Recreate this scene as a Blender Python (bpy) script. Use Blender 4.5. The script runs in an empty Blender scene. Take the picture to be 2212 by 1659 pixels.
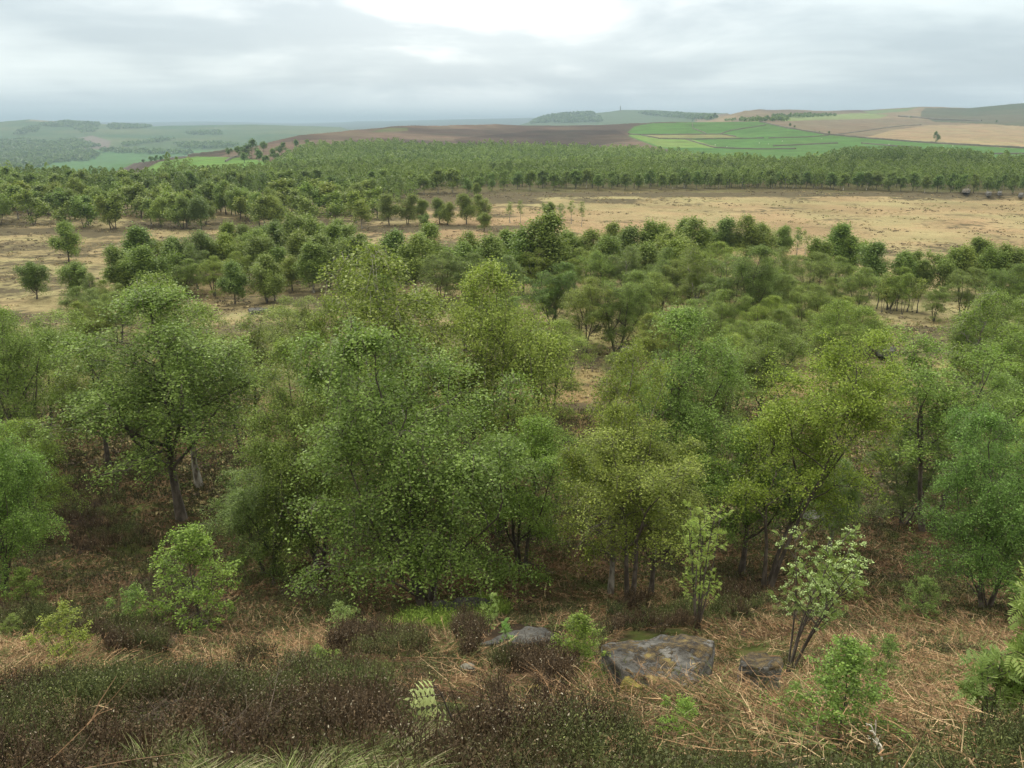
import bpy, math, random
import numpy as np
from mathutils import Vector
sc = bpy.context.scene
col = sc.collection
PI = math.pi

# ---------------------------------------------------------------- camera
PITCH = math.radians(18.1)
cam_d = bpy.data.cameras.new('camera'); cam = bpy.data.objects.new('camera', cam_d); col.objects.link(cam)
cam.location = (0, 0, 0); cam.rotation_euler = (PI/2 - PITCH, 0, 0)
cam_d.sensor_width = 36; cam_d.lens = 36*804/1024
cam_d.clip_start = 0.1; cam_d.clip_end = 80000
sc.camera = cam

# ---------------------------------------------------------------- exposure, world, sun
sc.view_settings.view_transform = 'Standard'; sc.view_settings.look = 'None'
sc.view_settings.gamma = 1; sc.view_settings.use_curve_mapping = False
sc.view_settings.exposure = 0.5
sc.cycles.max_bounces = 6; sc.cycles.diffuse_bounces = 3; sc.cycles.transmission_bounces = 4
sc.cycles.glossy_bounces = 1; sc.cycles.volume_bounces = 1; sc.cycles.transparent_max_bounces = 4
sc.cycles.use_denoising = True
sc.cycles.caustics_reflective = False; sc.cycles.caustics_refractive = False
SUN_EL, SUN_AZ = math.radians(52), math.radians(-25)      # azimuth from +Y (view direction), negative = towards the left

world = bpy.data.worlds.new('World'); sc.world = world; world.use_nodes = True
class NT:
    def __init__(s, tree): s.t = tree; s.n = tree.nodes; s.l = tree.links
    def new(s, typ, **kw):
        nd = s.n.new(typ)
        for k, v in kw.items():
            if k.startswith('i_'):
                nd.inputs[k[2:]].default_value = v
            else: setattr(nd, k, v)
        return nd
    def put(s, sock, v):
        if hasattr(v, 'is_linked') or hasattr(v, 'links'): s.l.new(v, sock)
        else: sock.default_value = v
    def math(s, op, a, b=0.0, c=0.0, clamp=False):
        nd = s.n.new('ShaderNodeMath'); nd.operation = op; nd.use_clamp = clamp
        s.put(nd.inputs[0], a); s.put(nd.inputs[1], b)
        if op in ('MULTIPLY_ADD', 'SMOOTH_MIN', 'COMPARE'): s.put(nd.inputs[2], c)
        return nd.outputs[0]
    def mix(s, f, a, b, mode='MIX'):
        nd = s.n.new('ShaderNodeMix'); nd.data_type = 'RGBA'; nd.blend_type = mode
        s.put(nd.inputs[0], f)
        for i, v in ((6, a), (7, b)):
            if isinstance(v, tuple): v = v if len(v) == 4 else v + (1,)
            s.put(nd.inputs[i], v)
        return nd.outputs[2]
    def rng(s, v, a, b, c=0.0, d=1.0, smooth=True):
        nd = s.n.new('ShaderNodeMapRange'); nd.interpolation_type = 'SMOOTHSTEP' if smooth else 'LINEAR'
        s.put(nd.inputs[0], v); nd.inputs[1].default_value = a; nd.inputs[2].default_value = b
        nd.inputs[3].default_value = c; nd.inputs[4].default_value = d
        return nd.outputs[0]
    def noise(s, vec, scale, detail=4, rough=.5, dist=0):
        nd = s.n.new('ShaderNodeTexNoise'); s.l.new(vec, nd.inputs['Vector'])
        nd.inputs['Scale'].default_value = scale; nd.inputs['Detail'].default_value = detail
        nd.inputs['Roughness'].default_value = rough; nd.inputs['Distortion'].default_value = dist
        return nd.outputs[0]
    def vscale(s, vec, sx, sy, sz, off=(0, 0, 0)):
        nd = s.n.new('ShaderNodeMapping'); s.l.new(vec, nd.inputs[0])
        nd.inputs['Scale'].default_value = (sx, sy, sz); nd.inputs['Location'].default_value = off
        return nd.outputs[0]

w = NT(world.node_tree); w.n.clear()
wo = w.new('ShaderNodeOutputWorld'); bg = w.new('ShaderNodeBackground')
w.l.new(bg.outputs[0], wo.inputs[0])
sky = w.new('ShaderNodeTexSky', sky_type='NISHITA'); sky.sun_disc = False
sky.sun_elevation = SUN_EL; sky.sun_rotation = SUN_AZ; sky.air_density = 1.2; sky.dust_density = 2.5
tc = w.new('ShaderNodeTexCoord'); sep = w.new('ShaderNodeSeparateXYZ'); w.l.new(tc.outputs['Generated'], sep.inputs[0])
X, Y, Zc = sep.outputs
el = w.math('MAXIMUM', Zc, 0.0)
# cloud deck: the direction meets a flat layer overhead, so the cloud bands close up towards the horizon
inv = w.math('DIVIDE', 1.0, w.math('ADD', el, 0.045))
cx = w.math('MULTIPLY', X, inv); cy = w.math('MULTIPLY', Y, inv)
comb = w.new('ShaderNodeCombineXYZ'); w.l.new(cx, comb.inputs[0]); w.l.new(cy, comb.inputs[1])
cv = comb.outputs[0]
n1 = w.noise(w.vscale(cv, .20, .34, 1, (3.1, 1.7, 0)), 1.0, 5, .5, .5)
n2 = w.noise(w.vscale(cv, .7, 1.0, 1, (7.3, 2.2, 0)), 1.0, 5, .55, .6)
n3 = w.noise(w.vscale(tc.outputs['Generated'], 3.4, 3.4, 13, (1.3, .4, 2.2)), 1.0, 5, .52, .25)
cl = w.math('ADD', w.math('ADD', w.math('MULTIPLY', n1, .26), w.math('MULTIPLY', n2, .10)), w.math('MULTIPLY', n3, .64))
clf = w.rng(cl, .37, .64)
dark = (.43, .51, .555); lite = (.70, .78, .79)
cc = w.mix(clf, dark, lite)
# low band near the horizon, bluer and flatter
hz = w.rng(el, 0.0, .055, 1.0, 0.0)
bandn = w.noise(w.vscale(tc.outputs['Generated'], 2.0, 2.0, 60), 1.0, 3, .5)
hcol = w.mix(bandn, (.385, .485, .575), (.48, .59, .65))
cc = w.mix(w.math('MULTIPLY', hz, .8), cc, hcol)
# thin cloud in front of the sun: a bright gap ahead
dx = w.math('DIVIDE', w.math('ADD', X, .045), .25); dz = w.math('DIVIDE', w.math('SUBTRACT', Zc, .115), .075)
d2 = w.math('ADD', w.math('MULTIPLY', dx, dx), w.math('MULTIPLY', dz, dz))
gap = w.math('POWER', 2.718, w.math('MULTIPLY', d2, -1.0))
gap = w.math('MULTIPLY', gap, w.rng(n3, .40, .56, .35, 1.2))
cc = w.mix(w.math('MINIMUM', gap, 1.0), cc, (.98, 1.0, .98))
# an overcast sky is brighter overhead than at the horizon
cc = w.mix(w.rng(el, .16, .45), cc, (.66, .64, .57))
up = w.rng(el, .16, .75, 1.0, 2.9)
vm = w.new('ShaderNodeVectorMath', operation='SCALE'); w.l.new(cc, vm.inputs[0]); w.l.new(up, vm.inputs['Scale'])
skv = w.new('ShaderNodeVectorMath', operation='SCALE'); w.l.new(sky.outputs[0], skv.inputs[0]); skv.inputs['Scale'].default_value = .1
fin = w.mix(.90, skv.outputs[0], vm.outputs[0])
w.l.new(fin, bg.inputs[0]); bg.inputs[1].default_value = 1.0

sd = bpy.data.lights.new('sun', 'SUN'); so = bpy.data.objects.new('sun', sd); col.objects.link(so)
sd.energy = 1.5; sd.angle = math.radians(12); sd.color = (1, .96, .88)
sdir = Vector((math.sin(SUN_AZ)*math.cos(SUN_EL), math.cos(SUN_AZ)*math.cos(SUN_EL), math.sin(SUN_EL)))
so.rotation_euler = sdir.to_track_quat('Z', 'Y').to_euler()

# ---------------------------------------------------------------- numbers
S = 804*2212/1024           # focal length in the units in which the view was measured (2212 x 1659)
CT, ST = math.cos(PITCH), math.sin(PITCH)
def slope_of(vy):           # picture row -> drop per metre of forward distance
    v = (829.5 - np.asarray(vy, float))/S
    return np.tan(PITCH - np.arctan(v))
def project(x, y, z):
    d = y*CT - z*ST; u = y*ST + z*CT
    return 1106 + S*x/d, 829.5 - S*u/d
def vnoise(x, y, scale, seed=0):
    x = np.asarray(x, float)/scale + 1000.3*(seed+1); y = np.asarray(y, float)/scale + 517.7*(seed+1)
    xi = np.floor(x).astype(np.int64); yi = np.floor(y).astype(np.int64)
    fx = x-xi; fy = y-yi; fx = fx*fx*(3-2*fx); fy = fy*fy*(3-2*fy)
    def h(a, b):
        n = (a*374761393 + b*668265263 + seed*144269) & 0x7fffffff
        n = ((n ^ (n >> 13))*1274126177) & 0x7fffffff
        n = (n ^ (n >> 16)) & 0xffff
        return n/65535.0
    return (h(xi, yi)*(1-fx)+h(xi+1, yi)*fx)*(1-fy)+(h(xi, yi+1)*(1-fx)+h(xi+1, yi+1)*fx)*fy
def fbm(x, y, scale, seed=0, octv=4):
    s = 0; a = 1; t = 0
    for i in range(octv):
        s = s + a*vnoise(x, y, scale/2**i, seed+i*7); t += a; a *= .5
    return s/t

NEAR_Y = np.array([-9, 0, 1.5, 2.4, 5, 7.5, 10.3, 14, 22, 35, 50, 80, 120, 160, 250, 330, 360])
NEAR_Z = np.array([-1.0, -1.6, -1.78, -2.3, -4.3, -6.1, -7.9, -10.3, -14.6, -18.2, -20.6, -23.6, -26, -26.8, -27, -26.2, -26.2])
# far relief: for picture column x, stations of (distance, picture row or ('z', height))
Zt = lambda v: ('z', v)
KN = [
 (-400, [(400, Zt(-27)), (900, Zt(-75)), (1500, 376), (2000, 360), (2100, 358), (2500, 342), (3300, 305), (4500, 263), (6500, Zt(-60)), (12000, 262.5), (30000, 263)]),
 (0,   [(400, Zt(-27)), (900, Zt(-75)), (1500, 376), (2000, 360), (2100, 358), (2500, 340), (3300, 305), (4500, 264), (6500, Zt(-60)), (12000, 264), (30000, 264)]),
 (70,  [(400, Zt(-27)), (900, Zt(-75)), (1500, 376), (2000, 360), (2100, 358), (2500, 340), (3300, 305), (4500, 258), (6500, Zt(-60)), (12000, 264), (30000, 264)]),
 (130, [(400, Zt(-27)), (900, Zt(-75)), (1500, 376), (2000, 360), (2100, 358), (2500, 340), (3300, 305), (4500, 262), (6500, Zt(-60)), (12000, 264), (30000, 264)]),
 (220, [(400, Zt(-27)), (800, Zt(-60)), (1300, 374), (1900, 360), (2000, 356), (2500, 338), (3300, 305), (4500, 267), (6500, Zt(-60)), (12000, 264), (30000, 264)]),
 (325, [(400, Zt(-27)), (600, Zt(-33)), (750, 362), (900, 346), (1400, Zt(-80)), (2400, 340), (3300, 305), (4700, 273), (6500, Zt(-60)), (12000, 264.5), (30000, 264)]),
 (425, [(400, Zt(-27)), (520, Zt(-32)), (650, 358), (900, 334), (1400, Zt(-80)), (2400, 340), (3300, 305), (4900, 270.5), (6500, Zt(-60)), (12000, 262.5), (30000, 264)]),
 (475, [(400, Zt(-27)), (520, Zt(-32)), (650, 356), (900, 328), (1400, Zt(-80)), (2400, 340), (3300, 305), (5000, 269.5), (6500, Zt(-60)), (12000, 263), (30000, 264)]),
 (553, [(400, Zt(-27)), (520, Zt(-32)), (650, 356), (950, 314), (1400, Zt(-80)), (2400, 340), (3300, 305), (5000, 269.5), (6500, Zt(-60)), (12000, 265), (30000, 264)]),
 (584, [(400, Zt(-27)), (520, Zt(-34)), (680, 350), (980, 306), (1400, Zt(-80)), (2400, 330), (3300, 300), (5000, 270), (6500, Zt(-60)), (12000, 267), (30000, 264)]),
 (648, [(420, Zt(-27)), (540, Zt(-36)), (800, 332), (1050, 292), (1500, Zt(-80)), (2500, 330), (3300, 300), (5000, 272), (6500, Zt(-60)), (12000, 268), (30000, 264)]),
 (738, [(430, Zt(-27)), (550, Zt(-37)), (880, 323), (1150, 284), (1700, Zt(-70)), (2600, 325), (3400, 300), (5000, 275), (6500, Zt(-60)), (12000, 265), (30000, 263.5)]),
 (773, [(440, Zt(-27)), (560, Zt(-37)), (880, 321), (1200, 279.5), (1700, Zt(-70)), (2600, 325), (3400, 300), (5000, 288), (6500, Zt(-60)), (12000, 262), (30000, 263.5)]),
 (853, [(440, Zt(-27)), (560, Zt(-37)), (880, 323), (1300, 273), (1800, Zt(-70)), (2600, 325), (3400, 300), (5000, 290), (6500, Zt(-60)), (11500, 261.5), (30000, 263)]),
 (928, [(440, Zt(-27)), (560, Zt(-37)), (880, 325), (1400, 270.6), (1900, Zt(-60)), (2600, 325), (3400, 300), (5000, 290), (6500, Zt(-60)), (11000, 259.5), (30000, 263)]),
 (1078, [(440, Zt(-27)), (560, Zt(-36)), (880, 328), (1500, 269.2), (2000, Zt(-50)), (2700, 320), (3500, 290), (5000, 285), (6500, Zt(-60)), (10000, 256), (30000, 262)]),
 (1143, [(440, Zt(-27)), (560, Zt(-36)), (880, 329), (1500, 269.5), (2000, Zt(-50)), (2700, 320), (3500, 290), (5000, 264), (6500, Zt(-60)), (10000, 255), (30000, 262)]),
 (1198, [(440, Zt(-27)), (560, Zt(-36)), (880, 330), (1500, 269.8), (2000, Zt(-50)), (2700, 320), (3500, 290), (5000, 248), (6500, Zt(-60)), (10000, 255), (30000, 262)]),
 (1281, [(440, Zt(-27)), (560, Zt(-36)), (860, 332), (1500, 270), (2000, Zt(-50)), (2700, 320), (3500, 285), (5000, 244), (6500, Zt(-60)), (10000, 256), (30000, 262)]),
 (1341, [(440, Zt(-27)), (560, Zt(-35)), (820, 336), (1500, 267.5), (2000, Zt(-50)), (2700, 320), (3500, 285), (5000, 237.6), (6500, Zt(-60)), (10000, 258), (30000, 262)]),
 (1406, [(440, Zt(-27)), (560, Zt(-34)), (800, 340), (1450, 265), (2000, Zt(-50)), (2700, 320), (3500, 285), (5000, 238.5), (6500, Zt(-60)), (10000, 258), (30000, 262)]),
 (1531, [(440, Zt(-27)), (560, Zt(-33)), (800, 342), (1450, 263), (1800, Zt(-30)), (2300, 262), (2400, 261), (5000, 244), (6500, Zt(-60)), (10000, 250), (30000, 262)]),
 (1568, [(440, Zt(-27)), (560, Zt(-33)), (800, 343), (1450, 262.5), (1800, Zt(-30)), (2300, 253), (2400, 249), (5000, 245), (6500, Zt(-60)), (10000, 251), (30000, 262)]),
 (1604, [(440, Zt(-27)), (560, Zt(-33)), (800, 344), (1450, 262.3), (1600, 261.5), (2200, 246), (2300, 236.4), (5000, Zt(-60)), (6500, Zt(-60)), (10000, 252), (30000, 262)]),
 (1640, [(440, Zt(-27)), (560, Zt(-33)), (800, 346), (1400, 262.2), (1600, 260), (2200, 247), (2500, 236), (5000, Zt(-60)), (6500, Zt(-60)), (10000, 255), (30000, 262)]),
 (1700, [(440, Zt(-27)), (560, Zt(-33)), (780, 350), (1250, 276), (1600, 262), (2200, 250), (2700, 236.8), (5000, Zt(-60)), (6500, Zt(-60)), (10000, 258), (30000, 262)]),
 (1790, [(440, Zt(-26)), (580, Zt(-29)), (760, 350), (1150, 290), (1600, 270), (2200, 252), (2800, 238.6), (5000, Zt(-60)), (6500, Zt(-60)), (10000, 260), (30000, 262)]),
 (1864, [(440, Zt(-26)), (580, Zt(-29)), (740, 350), (1100, 297), (1600, 272), (2200, 252), (2800, 239), (5000, Zt(-60)), (6500, Zt(-60)), (10000, 260), (30000, 262)]),
 (1984, [(440, Zt(-26)), (580, Zt(-29)), (720, 352), (1000, 308), (1600, 276), (2200, 250), (2800, 231), (5000, Zt(-60)), (6500, Zt(-60)), (10000, 260), (30000, 262)]),
 (2084, [(440, Zt(-26)), (580, Zt(-30)), (700, 356), (950, 313), (1600, 278), (2200, 254), (2800, 233), (5000, Zt(-60)), (6500, Zt(-60)), (10000, 260), (30000, 262)]),
 (2212, [(440, Zt(-26)), (560, Zt(-31)), (680, 360), (920, 320), (1600, 280), (2200, 250), (2800, 222.5), (5000, Zt(-60)), (6500, Zt(-60)), (10000, 260), (30000, 262)]),
 (2650, [(440, Zt(-26)), (560, Zt(-31)), (680, 362), (920, 326), (1600, 285), (2200, 245), (2800, 205), (5000, Zt(-60)), (6500, Zt(-60)), (10000, 260), (30000, 262)]),
]
KX = np.array([k[0] for k in KN], float)
KY = np.array([[s[0] for s in k[1]] for k in KN], float)
KT = np.array([[(-s[1][1]/s[0]) if isinstance(s[1], tuple) else float(slope_of(s[1])) for s in k[1]] for k in KN])
def gz(x, y):
    x = np.asarray(x, float); y = np.asarray(y, float); x, y = np.broadcast_arrays(x, y)
    z = np.interp(y, NEAR_Y, NEAR_Z)
    nearw = np.clip((y+9)/10, 0, 1)
    amp1 = np.interp(y, [0, 4, 12, 40, 120, 330, 400], [.15, .35, .8, 1.0, .7, .5, .3])
    z = z + amp1*(fbm(x, y, 9, 3, 3)-.5)*nearw*1.2
    z = z + np.interp(y, [0, 3, 10, 60, 150], [.08, .22, .45, .35, .12])*(fbm(x, y, 1.9, 11, 3)-.5)
    far = y > 331
    if far.any():
        xf, yf = x[far], y[far]
        vx = 1106 + S*(xf/yf)/(CT + .02*ST)
        ly = np.log(yf)
        y0 = np.full(yf.shape, 331.0); t0 = -(z[far])/yf
        t0 = np.full(yf.shape, 26.2/331.0)
        out = np.array(t0)
        for i in range(KY.shape[1]):
            y1 = np.interp(vx, KX, KY[:, i]); t1 = np.interp(vx, KX, KT[:, i])
            m = (yf >= y0) & (yf <= y1)
            f = np.clip((ly-np.log(y0))/np.maximum(np.log(y1)-np.log(y0), 1e-6), 0, 1)
            out = np.where(m, t0+(t1-t0)*f, out)
            y0, t0 = y1, t1
        out = np.where(yf > y0, t0, out)
        zf = -out*yf + (fbm(xf, yf, 160, 21, 4)-.5)*np.clip((yf-700)/1500, 0, 1)*9 + (fbm(xf, yf, 25, 5, 3)-.5)*np.clip((yf-331)/200, 0, 1)*1.5
        z = np.array(z); z[far] = zf
    return z
def hit(vx, vy, ymin=2.0, ymax=20000):      # where the ray through a picture point meets the ground
    t = float(slope_of(vy)); kk = (vx-1106)/S*(CT + t*ST)
    ys = np.exp(np.linspace(math.log(ymin), math.log(ymax), 3000))
    g = gz(kk*ys, ys); r = -t*ys
    b = np.where(r <= g)[0]
    if len(b) == 0: return kk*ymax, ymax, float(gz(kk*ymax, ymax))
    y = ys[b[0]]
    return kk*y, y, float(gz(np.array([kk*y]), np.array([y]))[0])

# ---------------------------------------------------------------- mesh helpers
def tag(o, label=None, cat=None, group=None, kind=None):
    if label: o['label'] = label
    if cat: o['category'] = cat
    if group: o['group'] = group
    if kind: o['kind'] = kind
    return o
def mesh_np(name, V, F, mats, attrs=None, smooth=False, midx=None):
    V = np.ascontiguousarray(V, dtype=np.float32); F = np.asarray(F, dtype=np.int32)
    me = bpy.data.meshes.new(name); n = len(F); k = F.shape[1]
    me.vertices.add(len(V)); me.vertices.foreach_set('co', V.ravel())
    me.loops.add(n*k); me.loops.foreach_set('vertex_index', F.ravel())
    me.polygons.add(n); me.polygons.foreach_set('loop_start', np.arange(0, n*k, k, dtype=np.int32))
    me.polygons.foreach_set('loop_total', np.full(n, k, dtype=np.int32))
    if smooth: me.polygons.foreach_set('use_smooth', np.ones(n, dtype=bool))
    for m in (mats if isinstance(mats, (list, tuple)) else [mats]): me.materials.append(m)
    if midx is not None: me.polygons.foreach_set('material_index', np.asarray(midx, dtype=np.int32))
    for an, (typ, dat) in (attrs or {}).items():
        a = me.attributes.new(an, typ, 'POINT')
        dat = np.ascontiguousarray(dat, dtype=np.float32)
        if typ == 'FLOAT': a.data.foreach_set('value', dat.ravel())
        else:
            if dat.shape[1] == 3: dat = np.concatenate([dat, np.ones((len(dat), 1), np.float32)], 1)
            a.data.foreach_set('color', dat.ravel())
    me.update(calc_edges=True)
    return me
def link(name, me, parent=None):
    o = bpy.data.objects.new(name, me); col.objects.link(o)
    if parent: o.parent = parent
    return o
class Tubes:
    def __init__(s): s.V = []; s.F = []; s.n = 0
    def add(s, pts, radii, sides=6):
        pts = [Vector(p) for p in pts]; m = len(pts)
        ref = Vector((1, 0, .3)).normalized()
        for i, p in enumerate(pts):
            t = (pts[min(i+1, m-1)]-pts[max(i-1, 0)]).normalized()
            a = t.cross(ref)
            if a.length < .05: a = t.cross(Vector((0, 1, 0)))
            a.normalize(); b = t.cross(a)
            for j in range(sides):
                an = 2*PI*j/sides
                q = p + (a*math.cos(an)+b*math.sin(an))*radii[i]
                s.V.append((q.x, q.y, q.z))
        for i in range(m-1):
            for j in range(sides):
                j2 = (j+1) % sides; o = s.n+i*sides
                s.F.append((o+j, o+j2, o+sides+j2, o+sides+j))
        s.n += m*sides
    def mesh(s, name, mat): return mesh_np(name, s.V, s.F, mat, smooth=True)
def unit(a): return a/np.maximum(np.linalg.norm(a, axis=-1, keepdims=True), 1e-9)
def leaf_quads(C, size, rs, hang=.5, up=.4, wid=.7, outward=None):
    n = len(C); size = np.broadcast_to(size, (n,))[:, None]
    nr = rs.normal(size=(n, 3)); nr[:, 2] += up
    if outward is not None: nr += outward
    nr = unit(nr)
    a = rs.normal(size=(n, 3)); a[:, 2] -= hang
    a = unit(a - nr*(a*nr).sum(1, keepdims=True)); b = np.cross(nr, a)
    fold = nr*size*.12
    V = np.stack([C-a*size*.5, C+b*size*.5*wid+fold, C+a*size*.5, C-b*size*.5*wid+fold], 1).reshape(-1, 3)
    return V, np.arange(4*n).reshape(n, 4)

# ---------------------------------------------------------------- materials
def mat(name):
    m = bpy.data.materials.new(name); m.use_nodes = True; t = NT(m.node_tree); t.n.clear()
    out = t.new('ShaderNodeOutputMaterial'); return m, t, out
def leaf_mat(name, lo, hi, trans=.35, rough=.5, spec=.3, tint=True):
    m, t, out = mat(name)
    at = t.new('ShaderNodeAttribute', attribute_name='rnd')
    c = t.mix(at.outputs['Fac'], lo, hi)
    if tint:
        oi = t.new('ShaderNodeObjectInfo')
        c = t.mix(1.0, c, oi.outputs['Color'], 'MULTIPLY')
    p = t.new('ShaderNodeBsdfPrincipled'); t.l.new(c, p.inputs['Base Color']); p.inputs['Roughness'].default_value = rough
    p.inputs['Specular IOR Level'].default_value = spec
    tr = t.new('ShaderNodeBsdfTranslucent'); c2 = t.mix(.5, c, (.85, 1.0, .35), 'MULTIPLY'); t.l.new(c2, tr.inputs[0])
    mx = t.new('ShaderNodeMixShader'); mx.inputs[0].default_value = trans
    t.l.new(p.outputs[0], mx.inputs[1]); t.l.new(tr.outputs[0], mx.inputs[2]); t.l.new(mx.outputs[0], out.inputs[0])
    return m
def vcol_mat(name, rough=.85, trans=0.0, spec=.2):
    m, t, out = mat(name)
    at = t.new('ShaderNodeAttribute', attribute_name='tone')
    p = t.new('ShaderNodeBsdfPrincipled'); t.l.new(at.outputs['Color'], p.inputs['Base Color'])
    p.inputs['Roughness'].default_value = rough; p.inputs['Specular IOR Level'].default_value = spec
    if trans:
        tr = t.new('ShaderNodeBsdfTranslucent'); t.l.new(at.outputs['Color'], tr.inputs[0])
        mx = t.new('ShaderNodeMixShader'); mx.inputs[0].default_value = trans
        t.l.new(p.outputs[0], mx.inputs[1]); t.l.new(tr.outputs[0], mx.inputs[2]); t.l.new(mx.outputs[0], out.inputs[0])
    else: t.l.new(p.outputs[0], out.inputs[0])
    return m
def bark_mat(name, a, b, scale=6):
    m, t, out = mat(name); g = t.new('ShaderNodeTexCoord')
    n = t.noise(t.vscale(g.outputs['Object'], 1, 1, .35), scale, 5, .6)
    c = t.mix(t.rng(n, .4, .62), a, b)
    oi = t.new('ShaderNodeObjectInfo'); c = t.mix(1.0, c, oi.outputs['Color'], 'MULTIPLY')
    p = t.new('ShaderNodeBsdfPrincipled'); t.l.new(c, p.inputs['Base Color']); p.inputs['Roughness'].default_value = .9
    bp = t.new('ShaderNodeBump'); bp.inputs['Strength'].default_value = .5; bp.inputs['Distance'].default_value = .03
    t.l.new(n, bp.inputs['Height']); t.l.new(bp.outputs[0], p.inputs['Normal'])
    t.l.new(p.outputs[0], out.inputs[0]); return m
M_leaf = leaf_mat('birch_leaf', (.078, .122, .020), (.32, .41, .095), trans=.42)
M_leaf_far = leaf_mat('birch_leaf_far', (.105, .155, .034), (.27, .34, .085), trans=.42)
M_rowan = leaf_mat('rowan_leaf', (.13, .20, .045), (.32, .40, .13), trans=.4)
M_bark = bark_mat('birch_bark_dark', (.05, .04, .03), (.12, .10, .08))
M_bark_pale = bark_mat('birch_bark_pale', (.30, .28, .24), (.10, .08, .06))
M_stuffv = vcol_mat('ground_plants', .8, .15)

def ground_material():
    m, t, out = mat('moorland_ground')
    g = t.new('ShaderNodeNewGeometry'); P = g.outputs['Position']
    cov = t.new('ShaderNodeAttribute', attribute_name='cover').outputs['Color']
    pt = t.new('ShaderNodeAttribute', attribute_name='patch').outputs['Fac']
    nearf = t.new('ShaderNodeAttribute', attribute_name='nearness').outputs['Fac']
    # dark heather patches and tufts on the dry grass
    a = t.noise(t.vscale(P, .8, 1.15, 1), .065, 6, .62)
    b = t.noise(P, .55, 5, .65)
    s = t.math('ADD', t.math('MULTIPLY', a, .62), t.math('MULTIPLY', b, .38))
    s = t.math('ADD', s, t.math('MULTIPLY', pt, .22))
    dk = t.rng(s, .58, .67)
    warm = t.noise(P, .022, 6, .7)
    c = t.mix(t.rng(warm, .38, .62), t.mix(1.0, cov, (1.02, .96, .92), 'MULTIPLY'), t.mix(1.0, cov, (.96, 1.06, .95), 'MULTIPLY'))
    fine = t.noise(P, 2.2, 6, .75)
    vmul = t.rng(fine, .28, .72, .62, 1.32, smooth=False)
    cmb = t.new('ShaderNodeCombineXYZ')
    for i in range(3): t.l.new(vmul, cmb.inputs[i])
    c = t.mix(1.0, c, cmb.outputs[0], 'MULTIPLY')
    crs = t.rng(t.noise(P, .035, 7, .7), .3, .7, .72, 1.28, smooth=False); cm2 = t.new('ShaderNodeCombineXYZ')
    for i in range(3): t.l.new(crs, cm2.inputs[i])
    c = t.mix(1.0, c, cm2.outputs[0], 'MULTIPLY')
    tuft = t.rng(t.noise(P, 1.3, 3, .6), .58, .66)
    c = t.mix(t.math('MULTIPLY', tuft, t.math('MULTIPLY', pt, .8, clamp=True), clamp=True), c, (.13, .11, .055))
    hcol = t.mix(t.noise(P, .4, 3, .6), (.05, .042, .028), (.12, .10, .055))
    c = t.mix(t.math('MULTIPLY', dk, t.rng(pt, .0, .25), clamp=True), c, hcol)
    # near slope: litter, moss and peat
    nn = t.noise(P, .35, 6, .65); n3 = t.noise(P, 3.5, 5, .7); n4 = t.noise(t.vscale(P, 1, 1, 1, (40, 9, 3)), .22, 5, .6)
    lit = t.mix(n3, (.05, .032, .02), (.17, .105, .058))
    moss = t.mix(n3, (.03, .036, .012), (.085, .105, .028))
    peat = t.mix(n3, (.018, .014, .01), (.06, .045, .032))
    nc = t.mix(t.rng(nn, .45, .58), lit, moss); nc = t.mix(t.rng(n4, .5, .6), nc, peat)
    c = t.mix(nearf, c, nc)
    p = t.new('ShaderNodeBsdfPrincipled'); t.l.new(c, p.inputs['Base Color']); p.inputs['Roughness'].default_value = 1.0
    p.inputs['Specular IOR Level'].default_value = .05
    bp = t.new('ShaderNodeBump'); bp.inputs['Strength'].default_value = .6; bp.inputs['Distance'].default_value = .25
    t.l.new(fine, bp.inputs['Height']); t.l.new(bp.outputs[0], p.inputs['Normal'])
    t.l.new(p.outputs[0], out.inputs[0]); return m
M_ground = ground_material()

def inpoly(px, py, poly):
    r = np.zeros(px.shape, bool); n = len(poly)
    for i in range(n):
        x1, y1 = poly[i]; x2, y2 = poly[(i+1) % n]
        if y1 == y2: continue
        c = ((y1 > py) != (y2 > py)) & (px < (x2-x1)*(py-y1)/(y2-y1)+x1)
        r ^= c
    return r
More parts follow.
